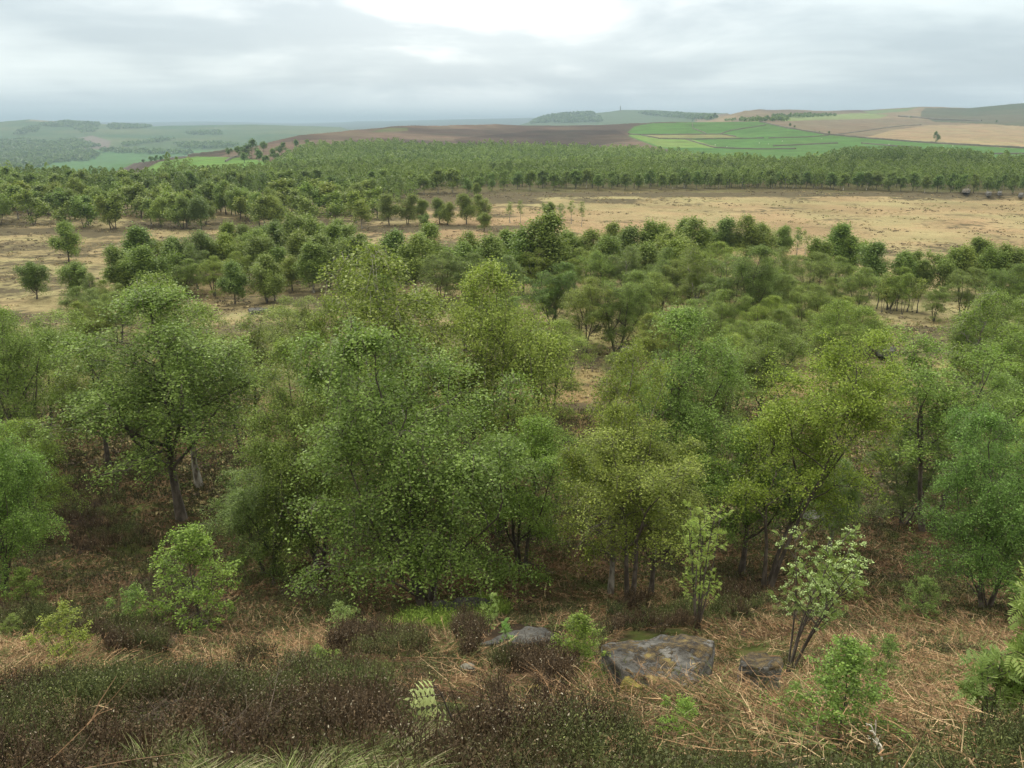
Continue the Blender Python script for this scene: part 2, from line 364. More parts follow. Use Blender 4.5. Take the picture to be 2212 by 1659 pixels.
# ---------------------------------------------------------------- ground
def build_ground():
    ks = np.concatenate([np.linspace(-1.5, -.9, 14)[:-1], np.linspace(-.9, .9, 1050), np.linspace(.9, 1.5, 14)[1:]])
    ys = np.concatenate([np.linspace(-8.5, 1, 24)[:-1], np.exp(np.linspace(0, math.log(60), 240))[:-1],
                         np.exp(np.linspace(math.log(60), math.log(331), 170))[:-1],
                         np.exp(np.linspace(math.log(331), math.log(7000), 420))[:-1], np.exp(np.linspace(math.log(7000), math.log(30000), 70))])
    K, Yg = np.meshgrid(ks, ys)
    apex = 9.0*np.clip(1-Yg/400, 0, 1)
    Xg = K*(Yg+apex+.6)
    Zg = gz(Xg, Yg)
    x, y, z = Xg.ravel(), Yg.ravel(), Zg.ravel()
    vx, vy = project(x, np.maximum(y, 2.3), z)
    n = len(x); C = np.zeros((n, 3)); P = np.zeros(n)
    n1 = fbm(x, y, 60, 31, 4); n2 = fbm(x, y, 300, 33, 4)
    def setc(m, c, p=None):
        C[m] = c
        if p is not None: P[m] = p
    L = lambda a, b, f: np.array(a)[None, :]*(1-f[:, None]) + np.array(b)[None, :]*f[:, None]
    # dry plain
    C[:] = L((.255, .192, .112), (.225, .187, .102), np.clip((n1-.3)*2.5, 0, 1)); P[:] = .25
    m = (y > 60) & (y < 331)
    P[m] = np.interp(vx[m], [0, 400, 800, 1100, 1300, 2212], [.62, .5, .55, .45, .22, .22])
    # heathery strips on the plain
    def band(x0, x1, ya, yb, p, edge=6):
        f = np.clip((vx-x0)/60, 0, 1)*np.clip((x1-vx)/60, 0, 1)*np.clip((vy-ya)/edge, 0, 1)*np.clip((yb-vy)/edge, 0, 1)
        f = f*(y > 60)*(y < 420)
        P[:] = np.maximum(P, f*p)
    band(-400, 330, 490, 512, 1.15); band(230, 760, 478, 500, 1.3); band(200, 1170, 483, 500, 1.0); band(790, 1200, 408, 443, 1.5)
    band(1200, 1420, 425, 445, .9); band(-400, 250, 545, 562, .9); band(1050, 2500, 402, 427, 1.7); band(700, 1000, 490, 508, 1.0)
    band(-400, 820, 425, 452, 1.3); band(1900, 2500, 418, 437, .65); band(1750, 2500, 535, 560, .6)
    # floor of the far woods
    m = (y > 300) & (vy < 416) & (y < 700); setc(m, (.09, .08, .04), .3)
    # mid distance under the belts, grazed and mossy
    m = (y > 26) & (y < 100)
    f = np.clip((y-26)/30, 0, 1)*np.clip((100-y)/20, 0, 1); P[:] = np.maximum(P, np.where(m, .5, 0))
    C[m] = L((.24, .18, .09), (.16, .165, .065), np.clip((n1[m]-.4)*4, 0, 1))
    near = np.clip((70-y)/34, 0, 1)
    # beyond the wood
    far1 = (y > 640) & (y < 1650)
    moor = (y > 640) & (y < 1900) & (vx < 1520) & (vx > 250)
    C[moor] = L((.062, .046, .038), (.115, .083, .062), np.clip((fbm(x[moor], y[moor], 130, 41, 5)-.42)*3.5, 0, 1)); P[moor] = 0
    dkp = moor & (inpoly(vx, vy, [(980, 300), (1150, 282), (1330, 280), (1370, 300), (1250, 322), (1000, 322)])); C[dkp] *= .62
    m = far1 & inpoly(vx, vy, [(795, 286), (840, 276), (880, 276), (880, 283)]); setc(m, (.085, .09, .045))
    m = (y > 560) & (y < 1350) & inpoly(vx, vy, [(470, 340), (520, 322), (560, 315), (650, 303), (745, 300), (735, 312), (690, 340), (600, 352)])
    setc(m, (.105, .075, .056))
    field = (.062, .122, .034)
    m = (y > 430) & (y < 1200) & inpoly(vx, vy, [(300, 372), (345, 349), (425, 338), (520, 340), (600, 352), (660, 362), (640, 380), (300, 380)])
    setc(m, (.09, .155, .04), 0)
    m = (y > 600) & (y < 1700) & inpoly(vx, vy, [(1357, 285), (1370, 273), (1410, 266), (1530, 263.5), (1640, 262), (1660, 265), (1700, 276), (1790, 291.5), (1900, 301), (2000, 309), (2212, 321), (2700, 345), (2700, 420), (1900, 400), (1560, 345), (1420, 318), (1360, 295)])
    setc(m, field, 0)
    m2 = m & inpoly(vx, vy, [(1383, 291), (1560, 290), (1600, 297), (1425, 299)]); setc(m2, (.15, .15, .07), 0)
    m2 = m & inpoly(vx, vy, [(1357, 292), (1383, 292), (1430, 300), (1500, 302), (1560, 320), (1430, 318)]); setc(m2, (.12, .175, .05), 0)
    m2 = m & (vx > 1480) & (vy > 262) & (vy < 290) & (vx < 1700); C[m2] *= .92
    # right hill
    rh = (y > 1500) & (y < 4400) & (vx > 1500); rh |= (y > 1100) & (y < 4400) & (vx > 1640) & ~m
    C[rh] = L((.135, .105, .073), (.185, .14, .088), np.clip((n2[rh]-.35)*2.5, 0, 1)); P[rh] = 0
    m2 = rh & (vy < 250) & (vx < 1900); C[m2] = L((.085, .062, .047), (.15, .115, .075), np.clip((n2[m2]-.35)*3, 0, 1))
    m2 = rh & inpoly(vx, vy, [(1690, 262), (1700, 252), (1860, 244), (1920, 248), (1900, 256), (1760, 259)]); setc(m2, (.14, .17, .07))
    m2 = rh & inpoly(vx, vy, [(1990, 242), (1998, 234), (2084, 233.5), (2212, 220), (2700, 195), (2700, 290), (2212, 275), (2150, 268), (2020, 263), (1990, 252)])
    C[m2] = L((.05, .062, .034), (.08, .075, .05), np.clip((n2[m2]-.35)*3, 0, 1))
    m2 = rh & inpoly(vx, vy, [(1864, 240), (1960, 234), (1984, 231), (1960, 240), (1880, 246)]); setc(m2, (.10, .13, .06))
    m2 = rh & inpoly(vx, vy, [(1860, 300), (1920, 283), (2000, 271), (2130, 268), (2330, 280), (2330, 318), (2000, 305)]); C[m2] = (.215, .16, .10)
    # left valley and hill
    lh = (y > np.where(vx > 560, 1700, 1300)) & (y < 6500) & (vx < 1120); C[lh] = L((.04, .075, .028), (.085, .10, .042), np.clip((n2[lh]-.3)*2.5, 0, 1)); P[lh] = 0
    m2 = lh & (vy > 325); C[m2] = (.06, .12, .04)
    m2 = lh & inpoly(vx, vy, [(55, 262), (75, 256), (130, 260), (120, 264)]); C[m2] = (.16, .14, .10)
    m2 = lh & inpoly(vx, vy, [(150, 300), (200, 293), (240, 305), (235, 320), (180, 322)]); C[m2] = (.13, .105, .09)
    ch = (y > 1900) & (y < 6500) & (vx >= 1120) & ~rh; C[ch] = (.065, .09, .042); P[ch] = 0
    m2 = y >= 6500; C[m2] = (.05, .06, .05); P[m2] = 0
    gy, gx = K.shape
    idx = np.arange(n).reshape(gy, gx)
    F = np.stack([idx[:-1, :-1], idx[:-1, 1:], idx[1:, 1:], idx[1:, :-1]], -1).reshape(-1, 4)
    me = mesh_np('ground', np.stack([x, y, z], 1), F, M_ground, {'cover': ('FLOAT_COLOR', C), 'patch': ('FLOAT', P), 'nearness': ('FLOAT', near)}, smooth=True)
    o = link('ground', me); o['kind'] = 'structure'
build_ground()

# ---------------------------------------------------------------- trees
def bez(a, b, c, n):
    return [a*(1-t)**2 + b*2*t*(1-t) + c*t*t for t in [i/(n-1) for i in range(n)]]
def gen_tree(name, seed, H=10., cb=.18, R=2.9, stems=1, nl=20, ns=7, nt=6, leaf=.075, nleaf=34, twigs=True, lean=0., droop=.5, pale=False, M=None, spread=.10, thick=1., shape=.55, leaders=4, zsp=1.1):
    rd = random.Random(seed); rs = np.random.RandomState(seed)
    tb = Tubes(); k = H/10.
    def rv(s=1.): return Vector((rd.gauss(0, s), rd.gauss(0, s), rd.gauss(0, s)))
    st = []
    la = rd.uniform(0, 2*PI)
    def stem(base, az, tilt, hh, r0, n=9, sides=7, root=False):
        pts = []; wob = rv(.09*k); wob2 = rv(.12*k)
        for i in range(n):
            t = i/(n-1)
            p = base + Vector((math.cos(az)*tilt*t**.75, math.sin(az)*tilt*t**.75, (hh-base.z)*t))
            p += Vector((wob.x*math.sin(t*5)+wob2.x*math.sin(t*9), wob.y*math.sin(t*4.3)+wob2.y*math.sin(t*8), 0))*(.3+t)
            p.x += lean*H*((max(p.z, 0)/H)**1.3-(max(base.z, 0)/H)**1.3)
            pts.append(p)
        if root: pts[0].z -= .25*k
        tb.add(pts, [r0*(1.3 if root else 1)]+[r0*(1-.96*(i/(n-1))**.7)+.003*k for i in range(1, n)], sides)
        return pts
    sd_ = 7 if twigs else 5
    for j in range(stems):
        hh = H*(.97 if j == 0 else rd.uniform(.70, .90)); az = la + 2*PI*j/max(stems, 1) + rd.uniform(-.4, .4)
        tilt = (0 if stems == 1 else rd.uniform(.06, .15))*H; r0 = thick*.0125*H/stems**.45
        b0 = Vector((.09*k*math.cos(az), .09*k*math.sin(az), 0)) if stems > 1 else Vector((0, 0, 0))
        pts = stem(b0, az, tilt, hh, r0, root=True, sides=sd_); st.append((pts, r0, hh, 1.0))
        nlead = leaders if stems == 1 else max(1, leaders//stems)
        for q in range(nlead):
            f = (cb*.55+.02)+rd.uniform(.02, .30); i0 = min(int(f*H/hh*8), 6); bb = pts[i0].lerp(pts[i0+1], rd.random()); a2 = la+1.3+2*PI*q/nlead+j*1.7+rd.uniform(-.5, .5)
            h2 = H*rd.uniform(.55, .93); p2 = stem(bb.copy(), a2, R*rd.uniform(.38, .68), h2, r0*rd.uniform(.45, .65), n=9, sides=5 if twigs else 4)
            st.append((p2, r0*.55, h2, rd.uniform(.75, 1.05)))
    TW0, TW1, TW2 = [], [], []
    for (pts, r0, hh, q_) in st:
        for w_ in range(nt*3):
            b0 = pts[-1].lerp(pts[-3], rd.random()); d3 = (Vector((0, 0, .6))+rv(.6)).normalized(); L3 = rd.uniform(.3, .7)*max(k, .3)
            e3 = b0+d3*L3; TW0.append(b0); TW1.append(b0+d3*L3*.6); TW2.append(e3)
    ns_ = len(st); Rl = R*(.98 if ns_ == 1 else .60)
    for i in range(nl):
        main_ = (i >= nl*.78 and ns_ > 1)
        pts, r0, hh, rs_ = st[0 if main_ else i % ns_]; per = max(1, int(nl*(.78 if ns_ > 1 else 1))//ns_)
        zb = H*cb if (main_ or i % ns_ == 0) else max(H*cb, pts[0].z+.12*(hh-pts[0].z))
        u = ((i//ns_+rd.random())/per)**.9 if not main_ else .45+.55*rd.random(); u = min(.99, max(.0, u))
        az = i*2.39996 + rd.uniform(-.6, .6)
        Rp = Rl*rs_*((1-u)**shape)*(min(1, (u+.30)/.55)**.5)*rd.uniform(.6, 1.3)+.12*k
        ztip = zb+(hh-zb)*u+.04*H*rd.random(); rise = (.5+.9*u)*Rp*rd.uniform(.7, 1.3)
        zs = min(max(ztip-rise, pts[0].z+.02*H), hh*.97); f = (zs-pts[0].z)/(pts[-1].z-pts[0].z)*8; f = min(max(f, 0), 7.99); i0 = int(f); a = pts[i0].lerp(pts[i0+1], f-i0)
        out = Vector((math.cos(az), math.sin(az), 0))
        e = Vector((a.x, a.y, 0)) + out*Rp; e.z = ztip
        c = a.lerp(e, .45) + Vector((0, 0, .20*(e-a).length)) + rv(.06*k)
        lp = bez(a, c, e, 7)
        for q in lp[1:-1]: q += rv(.04*k)
        rl = max(.010*k, r0*.38*(1-.6*u)*min(1, (e-a).length/(R*.6)))
        tb.add(lp, [rl*(1-.8*j/6)+.003*k for j in range(7)], 4 if twigs else 3)
        Ll = (e-a).length
        for s in range(ns):
            tt = .28+.72*(s+rd.random())/ns; f = min(tt, .999)*6; j0 = int(f); q = lp[j0].lerp(lp[min(6, j0+1)], f-j0)
            tan = (lp[min(6, j0+1)]-lp[j0]).normalized()
            d = (tan*.7+rv(.55)+Vector((0, 0, .15))).normalized()
            L2 = (.26*Ll+.30*k)*rd.uniform(.5, 1.25)*(1.15-.5*tt)
            e2 = q+d*L2; e2.z -= .18*L2*droop
            m2 = q.lerp(e2, .5)+Vector((0, 0, .16*L2))
            p2 = bez(q, m2, e2, 4)
            if twigs: tb.add(p2, [rl*.4*(1-.7*j/3)+.002*k for j in range(4)], 3)
            for w_ in range(nt):
                s2 = .2+.8*(w_+rd.random())/nt; f2 = min(s2, .999)*3; jj = int(f2); b0 = p2[jj].lerp(p2[jj+1], f2-jj)
                d3 = (d*.55+rv(.5)).normalized(); L3 = rd.uniform(.25, .75)*max(k, .3)
                m3 = b0+d3*L3*.6; e3 = b0+d3*L3; e3.z -= droop*L3*rd.uniform(.4, 1.5)
                TW0.append(b0); TW1.append(m3); TW2.append(e3)
                if twigs and w_ % 2 == 0: tb.add([b0, m3, e3], [.004*k+.002, .003*k+.001, .002*k+.001], 3)
    A, B, Cc = (np.array([tuple(v) for v in t]) for t in (TW0, TW1, TW2))
    nt_ = len(A); T = rs.rand(nt_, nleaf, 1)**.75
    P = A[:, None]*(1-T)**2+B[:, None]*2*T*(1-T)+Cc[:, None]*T*T
    P = P + rs.normal(size=P.shape)*np.array([1, 1, zsp])*spread*max(k, .3)
    rnd = np.clip(.05+.75*rs.rand(nt_, 1)+.35*(rs.rand(nt_, nleaf)-.35), 0, 1)
    rnd = np.where(rs.rand(nt_, nleaf) < .05, 1.0, rnd)
    P = P.reshape(-1, 3); P[:, 2] = np.maximum(P[:, 2], .05*k)
    cen = np.array([lean*H*.6, 0, H*.45]); ow = unit(P-cen)*.55
    size = leaf*(.7+.6*rs.rand(len(P)))
    V, F = leaf_quads(P, size, rs, hang=.6, up=.35, outward=ow)
    crown = mesh_np(name+'_crown', V, F, M or M_leaf, {'rnd': ('FLOAT', np.repeat(rnd.ravel(), 4))})
    trunk = tb.mesh(name+'_trunk', M_bark_pale if pale else M_bark)
    return dict(trunk=trunk, crown=crown, H=H, W=np.percentile(np.abs(P[:, 0]-lean*H*.5), 90)*2, lean=lean, leaf=(P, size, rnd.ravel()))
T_near = [
 gen_tree('birch_a', 1, cb=.33, R=3.1, nl=48, ns=6, nt=5, nleaf=32, leaf=.064, leaders=5, droop=.8),
 gen_tree('birch_b', 2, cb=.10, R=3.2, stems=3, nl=52, ns=6, nt=5, nleaf=30, leaf=.064, leaders=3, droop=1.),
 gen_tree('birch_c', 3, cb=.30, R=3.0, stems=2, nl=38, ns=5, nt=5, nleaf=30, leaf=.064, leaders=4, droop=.8),
 gen_tree('birch_d', 4, cb=.05, R=3.5, stems=2, nl=70, ns=6, nt=5, nleaf=36, leaf=.064, leaders=8, droop=1.2, shape=.5),
 gen_tree('birch_e', 5, cb=.20, R=2.7, nl=42, ns=6, nt=5, nleaf=30, leaf=.064, leaders=4, shape=.7, pale=True, droop=.9),
 gen_tree('birch_f', 6, cb=.30, R=3.1, stems=3, nl=48, ns=6, nt=5, nleaf=30, leaf=.064, lean=.14, leaders=6),
]
T_mid = [gen_tree('mid_birch_%s' % 'abcdefgh'[i], 20+i, cb=cb, R=R, stems=st_, nl=40, ns=5, nt=3, nleaf=18, leaf=.21, twigs=False, spread=.26, zsp=1.9, droop=1.2, M=M_leaf_far, shape=sh, pale=(i == 3), leaders=ld)
         for i, (cb, R, st_, sh, ld) in enumerate([(.2, 2.7, 1, .5, 3), (.16, 3.0, 2, .5, 4), (.22, 2.7, 3, .6, 3), (.22, 2.3, 1, .65, 2), (.18, 2.8, 1, .5, 4), (.22, 3.2, 2, .4, 6), (.24, 2.2, 1, .5, 1), (.16, 2.9, 1, .45, 5)])]
T_far = [gen_tree('far_birch_%s' % 'abcdef'[i], 40+i, cb=cb, R=R, stems=st_, nl=22, ns=4, nt=2, nleaf=13, leaf=.40, twigs=False, spread=.32, zsp=1.7, droop=1., M=M_leaf_far, thick=1.1, pale=(i % 2 == 0), leaders=ld)
         for i, (cb, R, st_, ld) in enumerate([(.28, 3.0, 1, 2), (.20, 3.4, 2, 2), (.33, 2.9, 1, 1), (.26, 3.2, 2, 4)])]
T_thin = [gen_tree('thin_birch_%s' % 'ab'[i], 60+i, cb=.35, R=1.9, stems=1+i, nl=14, ns=4, nt=2, nleaf=7, leaf=.26, twigs=True, spread=.25, M=M_leaf_far, pale=True, leaders=1) for i in range(2)]
T_sap = [
 gen_tree('sapling_a', 70, H=3, cb=.14, R=.95, stems=1, nl=42, ns=5, nt=4, nleaf=10, leaf=.046, thick=.8, leaders=0, droop=.3),
 gen_tree('sapling_b', 71, H=3, cb=.06, R=1.0, stems=3, nl=24, ns=5, nt=4, nleaf=9, leaf=.046, thick=.7, leaders=0, droop=.3),
 gen_tree('sapling_c', 72, H=3, cb=.04, R=.95, stems=1, nl=44, ns=5, nt=4, nleaf=9, leaf=.048, thick=.6, shape=.75, leaders=0, droop=.3),
]
used = {}
def tree(T, idx, vx, base, top, width, label, group=None, tint=(1, 1, 1), rot=None, cat='birch tree', name='birch_tree', ymin=2.5, pos=None, barkt=1.0, rd=random.Random(5)):
    t = T[idx % len(T)]
    if pos is None:
        x, y, z = hit(vx, base, ymin)
        d = y*CT - z*ST
        tt = float(slope_of(top)); ztop = -tt*y
        H = max(ztop - z, .3); W = width/S*d
    else:
        x, y, z, H, W = pos
    r = bpy.data.objects.new(name, None); col.objects.link(r)
    r.location = (x, y, z); s = H/t['H']; sx = W/t['W']
    sx = min(max(sx, s*.6), s*1.8)
    r.scale = (sx, sx, s)
    r.rotation_euler = (0, 0, rd.uniform(-.3, .3) if t['lean'] else (rd.uniform(0, 2*PI) if rot is None else rot))
    tag(r, label, cat, group)
    b = bpy.data.objects.new('trunk', t['trunk']); c = bpy.data.objects.new('crown', t['crown'])
    j = [rd.uniform(.88, 1.12) for _ in range(3)]
    for o in (b, c):
        col.objects.link(o); o.parent = r
    c.color = (tint[0]*j[0], tint[1]*(j[0]+j[1])/2, tint[2]*j[2], 1); b.color = (barkt, barkt, barkt, 1)
    return r
N_, M_, F_, TH, SP = T_near, T_mid, T_far, T_thin, T_sap
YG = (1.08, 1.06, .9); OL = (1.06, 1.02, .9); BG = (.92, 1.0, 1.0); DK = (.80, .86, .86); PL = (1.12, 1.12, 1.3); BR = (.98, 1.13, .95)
# ---- large birches on the near slope: (set, shape, x, base row, top row, width, label, tint)
NEARS = [
 (N_, 0, 395, 1130, 618, 265, 'tall single-trunked birch over the dark peat hollow, bare straight lower trunk', (1.0, 1.08, .95)),
 (N_, 4, 432, 1052, 598, 170, 'slim birch close behind the tall single-trunked birch, its pale top rising higher', PL),
 (N_, 2, 535, 985, 662, 230, 'open birch with dark forked limbs between the single-trunked birch and the big central one', (1, .95, .95)),
 (N_, 0, 235, 1010, 735, 150, 'rounded bright birch leaning on the side of the tall single-trunked birch', YG),
 (N_, 5, 30, 1045, 655, 170, 'open-crowned birch by the left edge with black slanting limbs', (1, .97, .9)),
 (N_, 1, -75, 1000, 615, 190, 'tall birch mostly cut off by the left edge of the view', (1, 1, .9)),
 (N_, 2, 100, 960, 668, 150, 'airy birch with thin pale top behind the slanting-limbed birch at left', (1.1, 1.05, 1.1)),
 (N_, 3, 12, 1280, 870, 190, 'bushy bright green birch low by the left edge above the bluish sapling', BR),
 (N_, 1, 85, 1160, 905, 130, 'short birch beside the dark mossy hollow, its trunk base showing', (.95, 1.05, .9)),
 (N_, 2, 655, 835, 632, 175, 'yellowish green birch with broad flat top between the dry grass gap and the central cluster', OL),
 (N_, 4, 885, 1190, 540, 250, 'tallest birch of the central cluster with a pointed pale yellow-green top', (1.15, 1.1, 1.1)),
 (N_, 1, 1072, 1160, 558, 235, 'second tall birch of the central cluster with a tufted bright domed top', (1.12, 1.1, 1.0)),
 (N_, 3, 925, 1315, 690, 345, 'very broad weeping birch in the middle, foliage hanging almost to the ground', (.95, 1.02, .95)),
 (N_, 0, 795, 1120, 580, 150, 'birch making the lower shoulder of the central cluster beside the yellow-green top', OL),
 (N_, 3, 690, 1240, 745, 200, 'dense birch filling the side of the broad weeping one', BG),
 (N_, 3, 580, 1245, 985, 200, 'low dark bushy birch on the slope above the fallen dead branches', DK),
 (N_, 1, 1195, 900, 690, 140, 'small olive birch looking round the shoulder of the central cluster towards the bare gap', OL),
 (N_, 1, 1130, 1235, 900, 210, 'fresh green birch hanging over the shaded bracken right of the broad weeping one', (.9, 1.05, .85)),
 (N_, 4, 1318, 1290, 750, 150, 'yellowish birch with narrow rounded top beside the sandy gap', (1.02, 1.02, .92)),
 (N_, 2, 1362, 1310, 900, 210, 'olive green birch with several thin upright stems rising from shaded bracken', (1.04, 1.0, .9)),
 (N_, 0, 1405, 1290, 960, 150, 'dull green birch on one thick dark stem beside the thin-stemmed olive birch', (1.05, .95, .85)),
 (N_, 0, 1440, 1190, 662, 190, 'silvery topped birch with ragged pale crown right of the sandy gap', PL),
 (N_, 1, 1500, 1150, 740, 150, 'mid green birch tucked under the ragged silvery crown', (1, 1.02, .9)),
 (N_, 0, 1600, 1240, 915, 165, 'vivid green young birch with peaked top in front of the leaning trunks', BR),
 (N_, 5, 1655, 1272, 705, 250, 'large round-headed birch on dark leaning trunks, golden green on top', (1.08, 1.05, .9)),
 (N_, 1, 1575, 905, 720, 120, 'small birch with two thin stems standing in front of the dark belt', YG),
 (N_, 0, 1640, 930, 695, 150, 'yellow-green birch behind the round-headed leaning birch', YG),
 (N_, 1, 1800, 880, 648, 130, 'birch with uneven bright top just above the round-headed leaning birch', (1.2, 1.15, .95)),
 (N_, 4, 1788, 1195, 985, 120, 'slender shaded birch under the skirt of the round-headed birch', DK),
 (N_, 2, 2003, 1148, 720, 210, 'tall open birch with black forked trunk and one long arching low limb', (.92, 1.0, .92)),
 (N_, 4, 2085, 930, 636, 190, 'birch with a whitish upper stem showing through its crown', (.95, 1.05, .9)),
 (N_, 1, 1950, 1135, 930, 150, 'thin low birch spreading over the pale grass beside the black forked trunk', DK),
 (N_, 3, 2128, 1318, 895, 205, 'solid fresh green birch with bushy pointed crown near the right edge', (.88, 1.08, 1.05)),
 (N_, 0, 2215, 1000, 700, 190, 'green birch cut by the right edge above the solid bushy one', (1, 1.05, .85)),
 (N_, 2, 2170, 1080, 810, 150, 'shaded birch in the gap between the whitish-stemmed and the edge birches', (.85, .95, .9)),
 (N_, 0, 2290, 1240, 800, 200, 'birch outside the right edge whose outer twigs reach into view', (1, 1.05, .9)),
 (N_, 1, 320, 985, 800, 110, 'thin double-stemmed birch seen beneath the tall single-trunked birch', (1, 1, .9)),
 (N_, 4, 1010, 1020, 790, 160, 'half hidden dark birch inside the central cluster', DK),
 (N_, 0, 1265, 1120, 960, 90, 'small bright birch at the foot of the yellowish narrow-topped birch', (.95, 1.05, .8)),
 (N_, 2, 160, 850, 735, 100, 'small round birch between the near trees and the dry grass at left', YG),
]
for T, i, vx, b, tp, wd, lab, tint in NEARS: tree(T, i, vx, b, tp, wd, lab, tint=tint, rd=random.Random(int(vx*7+b)))

# ---- birches of the middle distance
M1 = 'birches clumped on the dry plain left of the central cluster'
M2 = 'birches of the long belt crossing the plain right of centre'
G1 = (1.0, 1.0, .95)
MIDS = [
 (0, 149, 566, 487, 72, 'lone spreading birch on the dry plain, its thin forked trunk clear of the ground', None, YG),
 (4, 80, 647, 572, 64, 'lone small dark egg-shaped birch on pale grass near the left edge', None, DK),
 (4, 172, 652, 572, 42, 'slim dark topmost birch of the little left-hand knot on the plain', None, G1),
 (3, 201, 660, 594, 26, 'narrow spire-like birch in the little left-hand knot on the plain', None, G1),
 (4, 222, 700, 612, 60, 'birch in the middle of the little left-hand knot on the plain', None, G1),
 (2, 188, 725, 622, 62, 'birch on the outer left of the little knot of trees', None, G1),
 (1, 205, 748, 654, 92, 'front birch of the little left-hand knot, olive with wide skirt', None, OL),
 (2, 262, 742, 632, 60, 'lighter birch with bare forked stems right of the olive front one', None, YG),
 (0, 264, 640, 540, 62, 'birch at the left end of the plain clump', None, G1),
 (3, 279, 645, 567, 48, 'slim light birch standing before the left end of the plain clump', None, YG),
 (3, 307, 608, 497, 50, 'tall upright birch rising behind the left end of the plain clump', None, G1),
 (1, 345, 648, 538, 95, 'broad very dark birch on two black stems in the plain clump', None, DK),
 (2, 312, 643, 550, 46, 'birch wedged between the slim light one and the broad dark one', None, G1),
 (0, 508, 657, 574, 50, 'small dense birch on a clean dark stem in front of the plain clump', None, DK),
 (1, 578, 655, 560, 78, 'fork-trunked birch spreading wide in front of the plain clump', None, G1),
 (3, 594, 650, 574, 34, 'narrow bright birch in front of the fork-trunked one', None, YG),
 (4, 597, 575, 484, 66, 'dome-shaped dark birch at the back of the plain clump', None, DK),
 (1, 712, 622, 512, 90, 'largest birch at the right end of the plain clump', None, G1),
 (0, 632, 628, 560, 56, 'round birch at the front of the plain clump beside the dry gap', None, YG),
 (3, 677, 633, 532, 50, 'tall birch with single stem at the front right of the plain clump', None, G1),
 (3, 1185, 640, 470, 55, 'tallest birch poking above the long belt near the thin plain birches', None, G1),
 (4, 1190, 700, 571, 112, 'round-headed birch in front of the belt beside the central cluster', None, DK),
 (5, 1265, 762, 602, 128, 'large spreading birch with thick dark stem at the edge of the shaded clearing', None, G1),
 (1, 1332, 762, 586, 92, 'large birch overlapping the thick-stemmed one at the shaded clearing', None, G1),
 (2, 1398, 740, 591, 80, 'light green birch right of the two large clearing birches', None, YG),
 (0, 1324, 560, 487, 38, 'small separate birch with thin stem at the top of the belt', None, YG),
 (1, 1593, 718, 530, 128, 'massive blackish green birch in the middle of the belt', None, DK),
 (5, 1846, 705, 580, 122, 'broad grey-green birch in front of the belt left of the thin-stemmed grove', None, BG),
 (0, 1746, 678, 546, 108, 'wide birch with dark trunk in the belt behind the golden green birch', None, G1),
 (0, 1687, 562, 494, 38, 'leaning birch with bare stems at the upper edge of the belt', None, G1),
 (3, 1805, 600, 491, 52, 'pointed birch standing above the belt against the dry plain', None, YG),
 (0, 1975, 600, 548, 50, 'pale yellowish birch on the upper edge of the belt', None, OL),
 (1, 2166, 705, 570, 130, 'large dark birch in the belt close to the right edge', None, DK),
 (0, 2017, 695, 622, 66, 'small bright birch at the right side of the thin-stemmed grove', None, YG),
 (3, 2100, 610, 520, 44, 'thin-leaved brownish birch sticking up from the belt at the right', None, OL),
]
for i, vx, b, tp, wd, lab, g, tint in MIDS: tree(N_ if b >= 658 else M_, (1, 3, 1, 4, 3, 1)[i % 6] if b >= 658 else i, vx, b, tp-4, wd*1.15, lab, g, tint=tint, ymin=30, rd=random.Random(int(vx*5+b)))
L1 = 'mid green birch in the dense clump on the dry plain, partly hidden by neighbours'
for vx, b, tp, wd in [(385, 612, 520, 52), (428, 605, 505, 62), (428, 625, 532, 64), (486, 600, 512, 62), (500, 575, 487, 46), (540, 570, 492, 46), (465, 640, 556, 54), (505, 628, 550, 52), (562, 620, 520, 62), (560, 585, 500, 50), (640, 580, 470, 44), (674, 575, 472, 44), (612, 618, 540, 54), (655, 600, 505, 56), (725, 590, 492, 52), (762, 605, 520, 46), (742, 560, 480, 40), (700, 560, 490, 44), (400, 640, 565, 50), (360, 600, 525, 50), (540, 610, 530, 50), (460, 600, 530, 50)]:
    tree(N_ if b >= 625 else M_, (1, 3, 4)[vx % 3] if b >= 625 else int(vx*3+tp), vx, b, tp-4, wd*1.18, L1, M1, tint=random.Random(vx).choice([G1, YG, (.9, .92, .9), G1]), ymin=30, rd=random.Random(int(vx*5+b)))
L2 = 'birch in the long leafy belt across the plain, its crown merging with its neighbours'
rb = random.Random(77)
